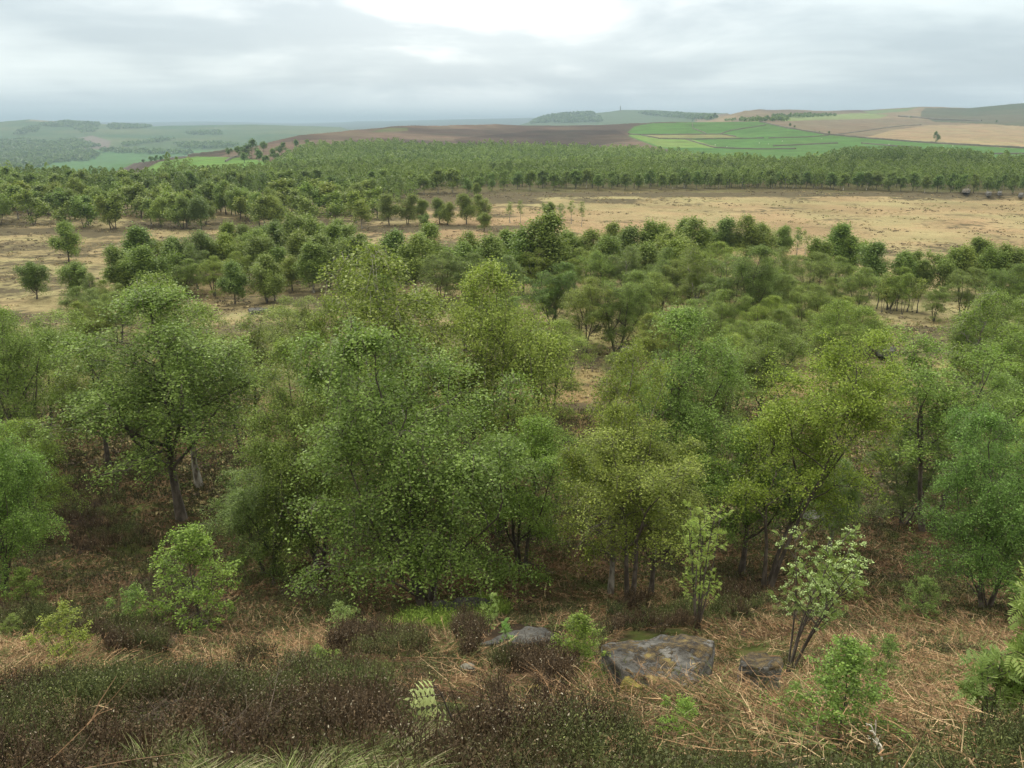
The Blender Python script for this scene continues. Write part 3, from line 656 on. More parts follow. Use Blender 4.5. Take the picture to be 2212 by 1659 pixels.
BELT = [(1480, 790, 655, 100), (1545, 770, 640, 90), (1700, 790, 680, 80), (1740, 740, 620, 90), (1880, 760, 680, 60), (2090, 800, 690, 90), (2170, 810, 690, 100), (1420, 800, 690, 80), (1590, 830, 700, 90), (820, 720, 600, 80), (1340, 850, 760, 50), (1010, 760, 640, 80), (1075, 800, 670, 80), (1640, 760, 650, 80), (2230, 840, 720, 90), (1790, 760, 650, 70), (782, 600, 515, 60), (815, 640, 540, 70), (860, 620, 508, 70), (928, 600, 494, 88), (900, 640, 520, 60), (956, 660, 549, 54), (1018, 600, 512, 56), (1015, 665, 553, 60), (1060, 640, 520, 60), (1095, 605, 505, 60), (1130, 640, 508, 62), (1225, 600, 505, 50), (1265, 600, 505, 40), (1300, 620, 520, 52), (1358, 600, 497, 50), (1400, 600, 487, 52), (1440, 630, 508, 56), (1470, 590, 484, 44), (1496, 600, 484, 50), (1428, 680, 548, 66), (1475, 690, 563, 66), (1500, 700, 546, 92), (1531, 570, 500, 40), (1566, 570, 479, 50), (1610, 572, 477, 62), (1642, 572, 492, 48), (1652, 688, 560, 74), (1690, 650, 545, 60), (1756, 610, 524, 46), (1836, 600, 517, 40), (1878, 640, 532, 62), (1944, 640, 552, 52), (1920, 668, 585, 60), (2034, 640, 545, 66), (2070, 640, 540, 60), (2126, 640, 545, 60), (2156, 640, 537, 50), (2196, 640, 548, 50), (2080, 690, 585, 80), (1350, 660, 540, 66), (1290, 660, 550, 64), (1240, 650, 545, 60), (1160, 650, 545, 60), (1100, 680, 560, 66), (1545, 650, 530, 66), (1700, 700, 600, 60), (1800, 650, 560, 60), (1775, 700, 610, 60), (2240, 680, 560, 80), (1380, 640, 530, 60), (1000, 640, 530, 60), (1450, 640, 530, 56), (1200, 700, 600, 60), (1530, 740, 640, 60), (2130, 760, 640, 90), (2220, 760, 640, 90), (1985, 640, 570, 50), (1090, 740, 640, 70)]
for vx, b, tp, wd in BELT:
    tree(N_ if b >= 645 else M_, rb.choice([1, 3, 1, 4]) if b >= 645 else rb.randrange(8), vx, b, tp-(9 if b >= 645 else 5), wd*1.28, L2, M2, tint=rb.choice([G1, YG, (.88, .92, .9), G1, (1.05, 1, .9)]), ymin=30, rd=random.Random(int(vx*5+b)))
L3 = 'thin-stemmed young birch in the sparse grove with ground showing between the stems'
for k in range(9):
    tree(TH, k, 1893+k*11, 668+(k*7) % 12, 600+(k*5) % 9, 26, L3, 'thin-stemmed birches of the sparse grove by the belt', tint=OL, ymin=30, barkt=.35)
# spindly birches standing on the open plain
for vx, b, tp, wd, lab in [
 (1102, 482, 437, 24, 'multi-stemmed see-through birch, first of the spindly ones on the open plain'), (1124, 481, 434, 12, 'single very thin birch beside the multi-stemmed see-through one'),
 (1213, 484, 438, 22, 'spindly pale-stemmed birch on the open plain just right of the tall belt birch'), (1234, 484, 434, 14, 'spindly birch with bare thin stem, second from the right of the open plain ones'),
 (1256, 490, 436, 14, 'outermost spindly birch on the open plain, nearly leafless'), (1718, 562, 491, 22, 'sparse birch with several whitish stems above the belt'), (1739, 550, 497, 20, 'sparse tilted birch next to the several whitish stems')]:
    tree(TH, int(vx), vx, b, tp, wd, lab, None, tint=G1, ymin=60)
for i, vx, b, tp, wd, lab in [
 (0, 1008, 485, 421, 42, 'full leafy birch standing apart at the right end of the plain row'), (1, 1041, 477, 422, 30, 'birch just behind the full leafy one at the right end of the plain row'),
 (2, 1046, 500, 460, 32, 'small low birch in front of the right end of the plain row'), (0, 841, 487, 421, 38, 'rounded birch near the right end of the plain row, dark base'),
 (1, 880, 485, 421, 38, 'birch with two dark stems beside the rounded one in the plain row'), (2, 918, 495, 463, 32, 'low light green birch in front of the plain row'),
 (3, 911, 482, 432, 36, 'birch behind the low light green one in the plain row'), (0, 950, 484, 430, 34, 'birch with leaning stems in the gap of the plain row'), (1, 966, 486, 438, 22, 'thin dark-stemmed birch ending the closed part of the plain row'),
 (2, 1185, 478, 437, 28, 'small birch directly behind the top of the tallest belt birch'), (0, 1030, 425, 396, 30, 'round birch standing in the dark heather before the far wood')]:
    tree(M_, i, vx, b, tp, wd, lab, None, tint=G1, ymin=60)
# the row of birches along the far side of the dry plain
L4 = 'small birch in the long row along the far side of the dry plain'
rr = random.Random(9)
vx = -60
while vx < 820:
    b = rr.choice([rr.uniform(452, 470), rr.uniform(466, 497)])
    tree(M_ if rr.random() < .5 else F_, rr.randrange(8), vx, b, b-rr.uniform(56, 76)*(b/500), rr.uniform(46, 66), L4, 'birches of the row along the far side of the dry plain', tint=rr.choice([G1, DK, YG, OL, G1]), ymin=60, rd=rr)
    vx += rr.uniform(8.5, 13)
# front rank of the far wood
L5 = 'small dark birch in the front rank of the far wood at the left'
vx = -80
while vx < 1000:
    b = rr.uniform(414, 428)
    tree(F_, rr.randrange(4), vx, b, b-rr.uniform(40, 54), rr.uniform(26, 40), L5, 'birches of the front rank of the far wood at the left', tint=rr.choice([(.85, .85, .85), DK, G1]), ymin=200, rd=rr)
    vx += rr.uniform(24, 34)
L6 = 'small whitish-stemmed birch fronting the far wood beyond the open plain'
vx = 1010
while vx < 2250:
    b = np.interp(vx, [1000, 1100, 1700, 2100, 2250], [424, 410, 407, 417, 420]) + rr.uniform(-3, 2)
    tree(F_, rr.choice([0, 2, 1]), vx, b, b-rr.uniform(32, 42), rr.uniform(17, 26), L6, 'whitish-stemmed birches fronting the far wood beyond the plain', tint=rr.choice([(.8, .85, .85), DK, (.75, .85, .8)]), ymin=200, rd=rr, barkt=rr.choice([.4, .7, 2.2, .5]))
    vx += rr.uniform(20, 30)

# ---- the far woods: masses of trees as one body each
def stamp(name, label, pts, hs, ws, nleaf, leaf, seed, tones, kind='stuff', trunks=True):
    rs = np.random.RandomState(seed); n = len(pts)
    th = rs.rand(n, nleaf)*2*PI; u = rs.rand(n, nleaf)**.8
    lob = 1+.22*np.sin(th*3+rs.rand(n, 1)*6)*np.sin(u*7+rs.rand(n, 1)*6)
    rad = (np.clip((1-u)**.5*np.minimum(1, (u+.25)/.5)**.7, 0, 1))*lob*(.72+.28*rs.rand(n, nleaf))
    P = np.stack([np.cos(th)*rad*ws[:, None]*.5, np.sin(th)*rad*ws[:, None]*.5, hs[:, None]*(.22+.78*u)], -1) + pts[:, None]
    P = P.reshape(-1, 3)
    ow = np.stack([np.cos(th)*.9, np.sin(th)*.9, u*1.6], -1).reshape(-1, 3)
    V, F = leaf_quads(P, leaf*(.7+.6*rs.rand(len(P))), rs, hang=.3, up=.3, wid=.85, outward=ow)
    tv = rs.rand(n, 1)
    tv = np.clip(tv*.75+(fbm(pts[:, 0], pts[:, 1], 38, seed+200, 3)[:, None]-.3)*1.1, 0, 1); rnd = np.clip(tv*.75 + .4*rs.rand(n, nleaf)-.1, 0, 1).ravel()
    midx = np.zeros(len(F), np.int32)
    if trunks:
        hw = .11*(.7+rs.rand(n)); q = pts
        tv_ = np.stack([q+np.stack([-hw, 0*hw, 0*hw-.3], 1), q+np.stack([hw, 0*hw, 0*hw-.3], 1), q+np.stack([hw*.6, 0*hw, hs*.5], 1), q+np.stack([-hw*.6, 0*hw, hs*.5], 1),
                        q+np.stack([0*hw, -hw, 0*hw-.3], 1), q+np.stack([0*hw, hw, 0*hw-.3], 1), q+np.stack([0*hw, hw*.6, hs*.5], 1), q+np.stack([0*hw, -hw*.6, hs*.5], 1)], 1).reshape(-1, 3)
        tf = (np.arange(n)[:, None]*8 + np.arange(8)[None]).reshape(-1, 4)+len(V)
        V = np.concatenate([V, tv_]); F = np.concatenate([F, tf]); midx = np.concatenate([midx, np.ones(len(tf), np.int32)])
        rnd = np.concatenate([np.repeat(rnd, 4), np.zeros(len(tv_))])
    else: rnd = np.repeat(rnd, 4)
    me = mesh_np(name, V, F, [M_leaf_far, M_bark_pale], {'rnd': ('FLOAT', rnd)}, midx=midx)
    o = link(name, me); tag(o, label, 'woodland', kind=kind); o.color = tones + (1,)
    return o
def scatter(seed, xr, yr, sp, test):
    rs = np.random.RandomState(seed)
    xs = np.arange(xr[0], xr[1], sp); ys = np.arange(yr[0], yr[1], sp)
    X_, Y_ = np.meshgrid(xs, ys); X_ = (X_+rs.uniform(-.45, .45, X_.shape)*sp).ravel(); Y_ = (Y_+rs.uniform(-.45, .45, Y_.shape)*sp).ravel()
    Z_ = gz(X_, Y_); vx, vy = project(X_, Y_, Z_)
    k = test(X_, Y_, vx, vy) & (vx > -150) & (vx < 2400)
    return np.stack([X_[k], Y_[k], Z_[k]], 1), rs
# flat wood behind the front rank
def t1(x, y, vx, vy):
    y0 = np.interp(vx, [-150, 500, 900, 1050, 1300, 2400], [320, 318, 325, 345, 340, 325])
    y0 = np.where(vx < 900, 285+8*np.sin(vx*.05), y0)
    y1 = np.interp(vx, [-150, 300, 420, 600, 1000, 2400], [372, 385, 400, 470, 520, 480])
    return (y > y0) & (y < y1)
p, rs = scatter(101, (-420, 420), (270, 540), 5.2, t1)
n = len(p); vx_, _ = project(p[:, 0], p[:, 1], p[:, 2])
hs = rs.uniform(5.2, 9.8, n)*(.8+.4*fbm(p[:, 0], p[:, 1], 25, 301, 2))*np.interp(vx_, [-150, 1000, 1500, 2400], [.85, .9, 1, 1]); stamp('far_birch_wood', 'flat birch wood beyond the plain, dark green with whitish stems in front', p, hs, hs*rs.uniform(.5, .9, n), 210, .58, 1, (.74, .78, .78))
# small rounded rise of wood at the right
def t2(x, y, vx, vy): return (y > 440) & (y < np.interp(vx, [1760, 1800, 2000, 2110, 2140], [441, 560, 570, 540, 441]))
p, rs = scatter(102, (100, 420), (430, 620), 5.2, t2); n = len(p); hs = rs.uniform(9, 12.5, n)
vx_, _ = project(p[:, 0], p[:, 1], p[:, 2]); hs *= np.interp(vx_, [1760, 1830, 2080, 2140], [.8, 1.08, 1.05, .7])
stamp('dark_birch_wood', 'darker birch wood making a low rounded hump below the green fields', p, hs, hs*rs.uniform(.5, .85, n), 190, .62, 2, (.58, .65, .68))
# wooded hillside under the moor
def t3(x, y, vx, vy):
    ym = np.interp(vx, [560, 600, 640, 700, 800, 1250, 1400, 1500, 1580, 1660], [480, 620, 760, 860, 885, 870, 800, 700, 600, 490])
    return (y > 470) & (y < ym) & ((vx > 640) | (fbm(x, y, 30, 61, 2) > .5))
p, rs = scatter(103, (-330, 330), (460, 920), 6.3, t3); n = len(p); hs = rs.uniform(6, 12, n)*(.8+.4*fbm(p[:, 0], p[:, 1], 40, 302, 2))
stamp('hillside_wood', 'wood of rounded crowns covering the hillside below the brown moor', p, hs, rs.uniform(5.5, 10.5, n), 115, 1.05, 3, (.86, .92, .9), trunks=False)
# scattered trees on the bracken slope at the end of the moor
sr = random.Random(3)
for k, (vx, b, h, w_) in enumerate([(516, 340, 24, 22), (543, 343, 40, 34), (560, 350, 26, 24), (570, 328, 22, 22), (590, 345, 24, 24), (610, 335, 26, 30), (640, 320, 18, 16), (528, 352, 22, 26), (575, 360, 24, 22), (600, 358, 26, 30), (625, 350, 26, 28), (495, 338, 18, 18), (650, 335, 22, 22), (665, 318, 16, 18)]):
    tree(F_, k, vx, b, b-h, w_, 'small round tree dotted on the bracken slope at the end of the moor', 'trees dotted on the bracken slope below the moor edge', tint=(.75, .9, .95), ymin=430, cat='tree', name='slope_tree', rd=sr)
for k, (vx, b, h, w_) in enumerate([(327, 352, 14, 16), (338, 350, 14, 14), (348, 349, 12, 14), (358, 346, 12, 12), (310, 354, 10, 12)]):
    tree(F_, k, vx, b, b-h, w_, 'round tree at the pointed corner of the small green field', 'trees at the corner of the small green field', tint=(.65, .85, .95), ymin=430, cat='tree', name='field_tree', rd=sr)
for vx, b, h, w_, lab in [(1496, 263, 5, 9, 'dark tree on the skyline of the green field'), (1504, 263, 4.5, 9, 'second dark tree close by on the skyline of the green field'),
    (1716, 277, 6, 7, 'dark round tree by the wall above the green field'), (1706, 274, 8, 6, 'pale thin tree beside the dark round one at the field wall'),
    (1790, 291, 8, 9, 'bushy tree at the bend of the long field wall'), (1770, 288, 5, 8, 'low bush beside the bushy tree on the long field wall'), (1760, 286, 4, 6, 'smallest bush on the long field wall'),
    (2021, 309, 24, 11, 'tall thin lone tree against the tan moorland at the right'), (2152, 266, 6, 12, 'dark bush on the tan moor below the dark heather'), (2164, 360, 14, 6, 'small tree on the field wall near the right edge'), (1967, 256, 5, 6, 'tiny tree on the tan moor'),
    (1518, 342, 14, 8, 'tree rising above the wood edge by the green field'), (1426, 326, 10, 8, 'tree at the corner where moor, wood and field meet')]:
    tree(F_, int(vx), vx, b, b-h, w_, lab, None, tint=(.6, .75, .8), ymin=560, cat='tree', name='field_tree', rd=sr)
# woods and hedges of the left valley
LW = [[(-60, 352), (0, 348), (60, 340), (120, 330), (215, 335), (200, 348), (120, 352), (60, 368), (-60, 380)], [(-60, 330), (0, 325), (60, 318), (110, 322), (215, 330), (60, 345), (-60, 350)],
      [(30, 290), (60, 276), (85, 275), (80, 285), (40, 292)], [(85, 270), (140, 264), (215, 268), (210, 284), (180, 288), (155, 275), (100, 274)], [(100, 310), (170, 303), (215, 318), (160, 325), (90, 322)],
      [(215, 325), (260, 326), (330, 328), (420, 332), (420, 335), (300, 333), (215, 330)], [(265, 315), (330, 304), (380, 302), (380, 304), (330, 309), (270, 318)], [(400, 288), (480, 285), (478, 292), (410, 292)],
      [(380, 312), (470, 310), (520, 316), (460, 322), (390, 320)], [(-60, 300), (0, 305), (60, 302), (100, 310), (60, 318), (-60, 325)], [(230, 273), (245, 270), (330, 274), (320, 277), (240, 280)]]
def t4(x, y, vx, vy):
    m = np.zeros(x.shape, bool)
    for q in LW: m |= inpoly(vx, vy, q)
    return m & (y > 1400)
p, rs = scatter(104, (-3600, -400), (1500, 5200), 22, t4); n = len(p); hs = rs.uniform(9, 15, n)
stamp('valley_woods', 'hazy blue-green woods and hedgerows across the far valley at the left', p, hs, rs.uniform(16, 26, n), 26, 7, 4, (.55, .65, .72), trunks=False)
RW = [[(1143, 268), (1165, 256), (1198, 249), (1280, 244), (1285, 250), (1230, 256), (1180, 266)], [(1380, 244), (1460, 247), (1540, 256), (1560, 262), (1500, 258), (1400, 250)], [(1190, 262), (1300, 255), (1300, 264), (1200, 267)]]
def t5(x, y, vx, vy):
    m = np.zeros(x.shape, bool)
    for q in RW: m |= inpoly(vx, vy, q)
    return m & (y > 2000) & (y < 5300)
p, rs = scatter(105, (0, 1700), (2600, 5300), 24, t5); n = len(p); hs = rs.uniform(10, 17, n)
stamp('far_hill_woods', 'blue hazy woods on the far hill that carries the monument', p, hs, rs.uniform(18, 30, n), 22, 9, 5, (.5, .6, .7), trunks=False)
def t6(x, y, vx, vy): return (y > 1450) & (y < 2200) & (inpoly(vx, vy, [(1560, 262), (1640, 258), (1700, 256), (1700, 262), (1640, 263)]) | inpoly(vx, vy, [(1660, 252), (1860, 246), (1860, 248), (1700, 256)]))
p, rs = scatter(106, (300, 1100), (1450, 2300), 14, t6); n = len(p); hs = rs.uniform(5, 8, n)
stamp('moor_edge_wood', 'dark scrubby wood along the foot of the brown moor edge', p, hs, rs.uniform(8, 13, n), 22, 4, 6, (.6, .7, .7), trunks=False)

# ---- field walls
M_wall, t, out = mat('gritstone_wall'); g = t.new('ShaderNodeNewGeometry')
p_ = t.new('ShaderNodeBsdfPrincipled'); p_.inputs['Roughness'].default_value = .95
t.l.new(t.mix(t.noise(g.outputs['Position'], .6, 4, .6), (.07, .065, .05), (.15, .135, .10)), p_.inputs['Base Color']); t.l.new(p_.outputs[0], out.inputs[0])
def wall(pts, label, h=1.2, wd=.6, ymin=580):
    P = []
    for (a, b) in zip(pts[:-1], pts[1:]):
        n = max(3, int(abs(b[0]-a[0])/7)+2)
        for i in range(n):
            f = i/n; P.append(hit(a[0]+(b[0]-a[0])*f, a[1]+(b[1]-a[1])*f, ymin))
    P.append(hit(*pts[-1], ymin)); P = np.array(P)
    Q = [P[0]]
    for a, b in zip(P[:-1], P[1:]):
        d = np.linalg.norm(b[:2]-a[:2]); m = max(1, int(d/12))
        for i in range(1, m+1): Q.append(a+(b-a)*i/m)
    Q = np.array(Q); Q[:, 2] = gz(Q[:, 0], Q[:, 1]); n = len(Q)
    T_ = unit(np.gradient(Q[:, :2], axis=0)); Nn = np.stack([-T_[:, 1], T_[:, 0]], 1)
    rs = np.random.RandomState(int(pts[0][0])); hh = h*(.85+.3*rs.rand(n)); prof = [(-.5, -.4), (-.38, 1.0), (-.12, 1.12), (.12, 1.12), (.38, 1.0), (.5, -.4)]
    V = np.stack([np.concatenate([Q[:, :2]+Nn*a*wd, (Q[:, 2]+b*hh)[:, None]], 1) for a, b in prof], 1).reshape(-1, 3)
    F = [(i*6+j, i*6+j+1, i*6+j+7, i*6+j+6) for i in range(n-1) for j in range(5)]
    F += [(0, 1, 2, 3), (0, 3, 4, 5), ((n-1)*6+3, (n-1)*6+2, (n-1)*6+1, (n-1)*6), ((n-1)*6+5, (n-1)*6+4, (n-1)*6+3, (n-1)*6)]
    tag(link('drystone_wall', mesh_np('drystone_wall', V, F, M_wall)), label, 'stone wall')
wall([(1640, 263), (1700, 277), (1790, 292), (1900, 301.5), (2000, 309), (2212, 321), (2330, 327)], 'long dark wall dividing the bright green fields from the tan moor', 1.7, 1.0)
wall([(1357, 290), (1383, 292), (1460, 291), (1560, 290.5), (1590, 296)], 'wall along the upper side of the narrow dry strip field')
wall([(1383, 292), (1425, 300), (1500, 301.5), (1600, 300), (1650, 299)], 'wall along the lower side of the narrow dry strip field')
wall([(1480, 301), (1510, 310), (1545, 320), (1640, 323), (1720, 322)], 'curving wall through the lower green field')
wall([(1555, 290), (1580, 282), (1630, 275), (1655, 270)], 'wall slanting up through the green field below the skyline')
wall([(1495, 266), (1497, 278), (1525, 289)], 'short curved wall below the two skyline trees')
wall([(1660, 299), (1740, 297), (1790, 293)], 'thin straight wall in the middle of the green fields')
wall([(1670, 316), (1760, 312), (1810, 310)], 'low straight wall in the lower green field right of the curving one')
wall([(1560, 348), (1620, 350), (1700, 352), (1750, 350)], 'wall just above the treetops of the dip between the two woods', ymin=560)
wall([(2050, 333), (2130, 333), (2212, 333), (2300, 334)], 'upper short wall in the green field at the right edge')
wall([(2120, 352), (2170, 354), (2212, 357), (2300, 360)], 'lower wall in the green field at the right edge', 2.2)
wall([(1860, 310), (1930, 316), (1990, 320)], 'faint wall crossing the lower green field towards the hump wood')
wall([(1800, 292), (1870, 283), (1930, 274), (1990, 270)], 'faint wall running up the tan moor', 1.2, 1.0)
wall([(1940, 252), (1985, 255), (2020, 259), (2120, 262)], 'dark wall under the heather-covered shoulder at the right', 3, 3)
wall([(365, 341), (425, 336), (475, 330), (500, 326)], 'dark wall climbing the edge of the small green field towards the moor', 2.2, 1.2)
wall([(487, 350), (500, 343), (520, 337)], 'short wall across the end of the small green field', 1.5, .8)
# ---- monument
x, y, z = hit(1340, 239.5, 4000)
tb = Tubes(); hm = 10/S*y*1.02
tb.add([(0, 0, -2), (0, 0, hm*.12), (0, 0, hm*.122)], [5, 5, 3], 4); tb.add([(0, 0, hm*.12), (0, 0, hm*.9), (0, 0, hm)], [3.0, 2.2, .1], 4)
o = link('stone_obelisk', tb.mesh('stone_obelisk', M_wall)); o.location = (x, y, z); tag(o, 'thin stone monument standing on top of the far hazy hill', 'monument')
# ---- sheep
def sheep_mesh():
    import bmesh
    bm = bmesh.new()
    from mathutils import Matrix
    def ell(c, s, seg=10):
        r = bmesh.ops.create_uvsphere(bm, u_segments=seg, v_segments=7, radius=1)
        bmesh.ops.scale(bm, vec=s, verts=r['verts']); bmesh.ops.translate(bm, vec=c, verts=r['verts'])
    ell((0, 0, .62), (.52, .27, .29)); ell((.42, 0, .62), (.2, .14, .16)); ell((.62, 0, .55), (.17, .09, .1)); ell((-.5, 0, .6), (.09, .05, .12), 6)
    for a in (-.3, .28):
        for b in (-.13, .13):
            r = bmesh.ops.create_cone(bm, segments=6, radius1=.035, radius2=.06, depth=.45, cap_ends=True); bmesh.ops.translate(bm, vec=(a, b, .2), verts=r['verts'])
    me = bpy.data.meshes.new('sheep'); bm.to_mesh(me); bm.free(); return me
M_wool, t, out = mat('sheep_wool'); p_ = t.new('ShaderNodeBsdfPrincipled'); g = t.new('ShaderNodeTexCoord')
t.l.new(t.mix(t.noise(g.outputs['Object'], 9, 3), (.55, .52, .45), (.78, .75, .68)), p_.inputs['Base Color']); p_.inputs['Roughness'].default_value = 1; t.l.new(p_.outputs[0], out.inputs[0])
shm = sheep_mesh(); shm.materials.append(M_wool)
for k, (vx, vy) in enumerate([(2030, 319), (2038, 318), (2058, 316.5), (1545, 314), (1570, 318), (1640, 310), (1660, 312), (1690, 306), (1775, 301), (1920, 313)]):
    x, y, z = hit(vx, vy, 600); o = bpy.data.objects.new('sheep', shm); col.objects.link(o); o.location = (x, y, z); o.rotation_euler = (0, 0, k*1.3)
    tag(o, 'tiny white sheep grazing on the bright green fields', 'sheep', 'sheep scattered over the green fields')
# ---------------------------------------------------------------- saplings and young rowans on the bracken slope
for i, vx, b, tp, wd, lab, tint in [
 (0, 432, 1362, 1142, 145, 'young birch on two thin dark stems standing alone in dead bracken', (1.12, 1.15, .9)),
 (1, 152, 1442, 1312, 120, 'yellow-green sapling beside the dark heather mound at left', YG),
 (1, 292, 1368, 1268, 90, 'dim sparse sapling in the bracken between the two brighter left ones', (.9, 1, .95)),
 (2, 62, 1312, 1228, 56, 'bluish green little sapling under the bushy birch at the left edge', BG),
 (1, 28, 1374, 1326, 90, 'low leafy green bush behind a dark heather mound at the left edge', YG),
 (1, 118, 1492, 1432, 90, 'sprawling pale green shoots below the yellow-green sapling', (1.2, 1.1, .9)),
 (1, 697, 1462, 1388, 80, 'small bright sapling among grey heather twigs left of centre', BR),
 (1, 752, 1395, 1300, 66, 'pale green sapling tucked under the skirt of the broad weeping birch', PL),
 (2, 1248, 1478, 1328, 92, 'slim feathery sapling just left of the big flat boulder', (.95, 1.02, .75)),
 (0, 1800, 1302, 1208, 84, 'small rounded green birch half hidden behind the white-budded rowan', YG),
 (0, 1986, 1340, 1248, 64, 'little grey-green sapling alone on the brown bracken at right', (.95, 1, 1)),
 (2, 1806, 1622, 1388, 150, 'cone-shaped leafy sapling in front of the bracken, lower right', (.85, 1.0, 1.0)),
 (1, 1896, 1476, 1368, 62, 'thin sapling just behind the cone-shaped leafy one', (1, 1.1, 1)),
 (1, 1464, 1606, 1532, 80, 'low bright green seedling below the big flat boulder', BR),
 (1, 1720, 1560, 1500, 70, 'straggling green seedling beside the cone-shaped sapling', (1.0, 1.1, .9))]:
    tree(SP, i, vx, b, tp, wd, lab, None, tint=tint, name='birch_sapling', cat='sapling', rd=random.Random(int(vx+b)))

def tones(rs, n, pal, j=.25):
    pal = np.array(pal); c = pal[rs.randint(0, len(pal), n)]*(1-j+2*j*rs.rand(n, 1)); return c
def ribbons(P, D, L, W, bend, segs, rs, tip=.15):
    n = len(P); side = unit(np.cross(D, rs.normal(size=(n, 3)))); ts = np.linspace(0, 1, segs+1)
    Vs = []
    for t_ in ts:
        c = P + D*(L*t_)[:, None] + bend*(t_*t_)
        ww = (W*(1-(1-tip)*t_))[:, None]*.5
        Vs += [c-side*ww, c+side*ww]
    V = np.stack(Vs, 1).reshape(-1, 3); m = 2*(segs+1); o = (np.arange(n)*m)[:, None]
    F = np.concatenate([o+np.array([[2*i, 2*i+1, 2*i+3, 2*i+2]]) for i in range(segs)], 0)
    return V, F, m
class Batch:
    def __init__(s): s.V = []; s.F = []; s.C = []; s.n = 0
    def add(s, V, F, C, per):
        s.V.append(V); s.F.append(F+s.n); s.C.append(np.repeat(C, per, 0)); s.n += len(V)
    def obj(s, name, label, kind='stuff', mat_=None):
        me = mesh_np(name, np.concatenate(s.V), np.concatenate(s.F), mat_ or M_stuffv, {'tone': ('FLOAT_COLOR', np.concatenate(s.C))})
        o = link(name, me); tag(o, label, kind=kind); return o
def ellm(vx, vy, L):
    m = np.zeros(vx.shape)
    for cx_, cy_, rx, ry in L: m = np.maximum(m, 1-np.sqrt(((vx-cx_)/rx)**2+((vy-cy_)/ry)**2))
    return m
HX = [-600, 0, 120, 250, 420, 560, 700, 860, 1000, 1120, 1250, 1400, 1600, 1800, 2000, 2212, 2800]
HY = [1500, 1485, 1470, 1440, 1455, 1420, 1415, 1405, 1420, 1500, 1500, 1560, 1632, 1640, 1628, 1605, 1600]
HE = [(300, 1405, 75, 50), (190, 1375, 50, 25), (60, 1358, 60, 26), (1375, 1352, 65, 42), (1470, 1345, 60, 34), (820, 1420, 110, 26), (1195, 1490, 50, 45), (1012, 1395, 30, 45), (560, 1440, 50, 16), (1120, 1470, 60, 25), (1330, 1410, 42, 28),
      (720, 1330, 45, 22), (380, 1320, 50, 25), (160, 1100, 120, 40), (240, 1180, 90, 30), (1590, 1330, 60, 25)]
GR = [(385, 1685, 95, 66), (470, 1712, 120, 42), (610, 1712, 160, 55), (740, 1695, 110, 70), (830, 1675, 62, 66)]
GREEN = [(960, 1345, 110, 26), (1050, 1318, 60, 24), (880, 1362, 60, 16)]
YM = [(1395, 1470, 60, 22), (1180, 1482, 50, 8), (1165, 1372, 18, 8)]
ROCKS = [(1420, 1435, 125, 62), (1640, 1430, 52, 36), (1110, 1372, 90, 22)]
def ground_pts(seed, dens, yr, half, test):
    rs = np.random.RandomState(seed); out = []
    ys = np.arange(yr[0], yr[1], .5)
    for y0 in ys:
        hw = half(y0); n = rs.poisson(dens(y0)*hw*2*.5) if callable(dens) else rs.poisson(dens*hw)
        out.append(np.stack([rs.uniform(-hw, hw, n), y0+rs.rand(n)*.5], 1))
    p = np.concatenate(out); z = gz(p[:, 0], p[:, 1]); vx, vy = project(p[:, 0], p[:, 1], z)
    k = test(p[:, 0], p[:, 1], vx, vy, rs)
    return np.concatenate([p[k], z[k, None]], 1), vx[k], vy[k], rs
HALF = lambda y: (y+2.0)*.80+1.2
def hmask(x, y, vx, vy):
    hb_ = np.interp(vx, HX, HY)+np.interp(vx, [0, 1300, 1500, 2300], [85, 80, 20, 12]); n = (fbm(x, y, 1.3, 71, 3)-.5)*120
    return np.maximum((vy+n > hb_)*1.0, (ellm(vx, vy+n*.15, HE) > 0)*1.0)
# heather
def th(x, y, vx, vy, rs): return (hmask(x, y, vx, vy) > 0) & (ellm(vx, vy, ROCKS+[(1420, 1500, 130, 35)]) <= -.0) & (rs.rand(len(x)) < 1-.8*(ellm(vx, vy, GR) > .4)) & (fbm(x, y, .45, 74, 2)+.15*rs.rand(len(x)) > .30)
P, vx, vy, rs = ground_pts(201, lambda y: np.interp(y, [1.5, 5, 9, 20, 40], [1600, 1000, 520, 160, 70]), (1.2, 52), HALF, th)
n = len(P); mnd = np.clip((fbm(P[:, 0], P[:, 1], .75, 75, 3)-.42)*5, 0, 1)**.7
P[:, 2] += mnd*np.interp(P[:, 1], [2, 6, 30], [.14, .30, .4])*(1-(ellm(vx, vy, [(950, 1570, 110, 95)]) > 0))
hgt = np.interp(P[:, 1], [2, 6, 12, 30], [.13, .17, .25, .40])*(.5+.7*rs.rand(n))*(.55+.75*mnd)*(1-.6*(ellm(vx, vy, [(950, 1570, 110, 95)]) > 0))
D = unit(rs.normal(size=(n, 3))*[.35, .35, 0]+[0.05, 0, 1]); kind = fbm(P[:, 0], P[:, 1], 1.1, 77, 3)+.04*rs.normal(size=n)
brown = tones(rs, n, [(.068, .047, .027), (.085, .058, .032), (.05, .035, .022), (.105, .075, .045)])
green = tones(rs, n, [(.085, .105, .034), (.12, .135, .045), (.06, .075, .027)])
gm = np.clip((kind-.46)*7, 0, 1)[:, None]; C = (brown*(1-gm)+green*gm)*(.5+.85*fbm(P[:, 0], P[:, 1], .5, 79, 2)[:, None])
H = Batch(); W0 = np.interp(P[:, 1], [2, 6, 20, 40], [.006, .010, .02, .03])
V, F, m = ribbons(P, D, hgt, W0, rs.normal(size=(n, 3))*.04, 2, rs); H.add(V, F, C*.8, m)
nl = 9; T_ = .25+.75*rs.rand(n, nl); Q = (P[:, None]+D[:, None]*(hgt[:, None]*T_)[..., None]+rs.normal(size=(n, nl, 3))*.022).reshape(-1, 3)
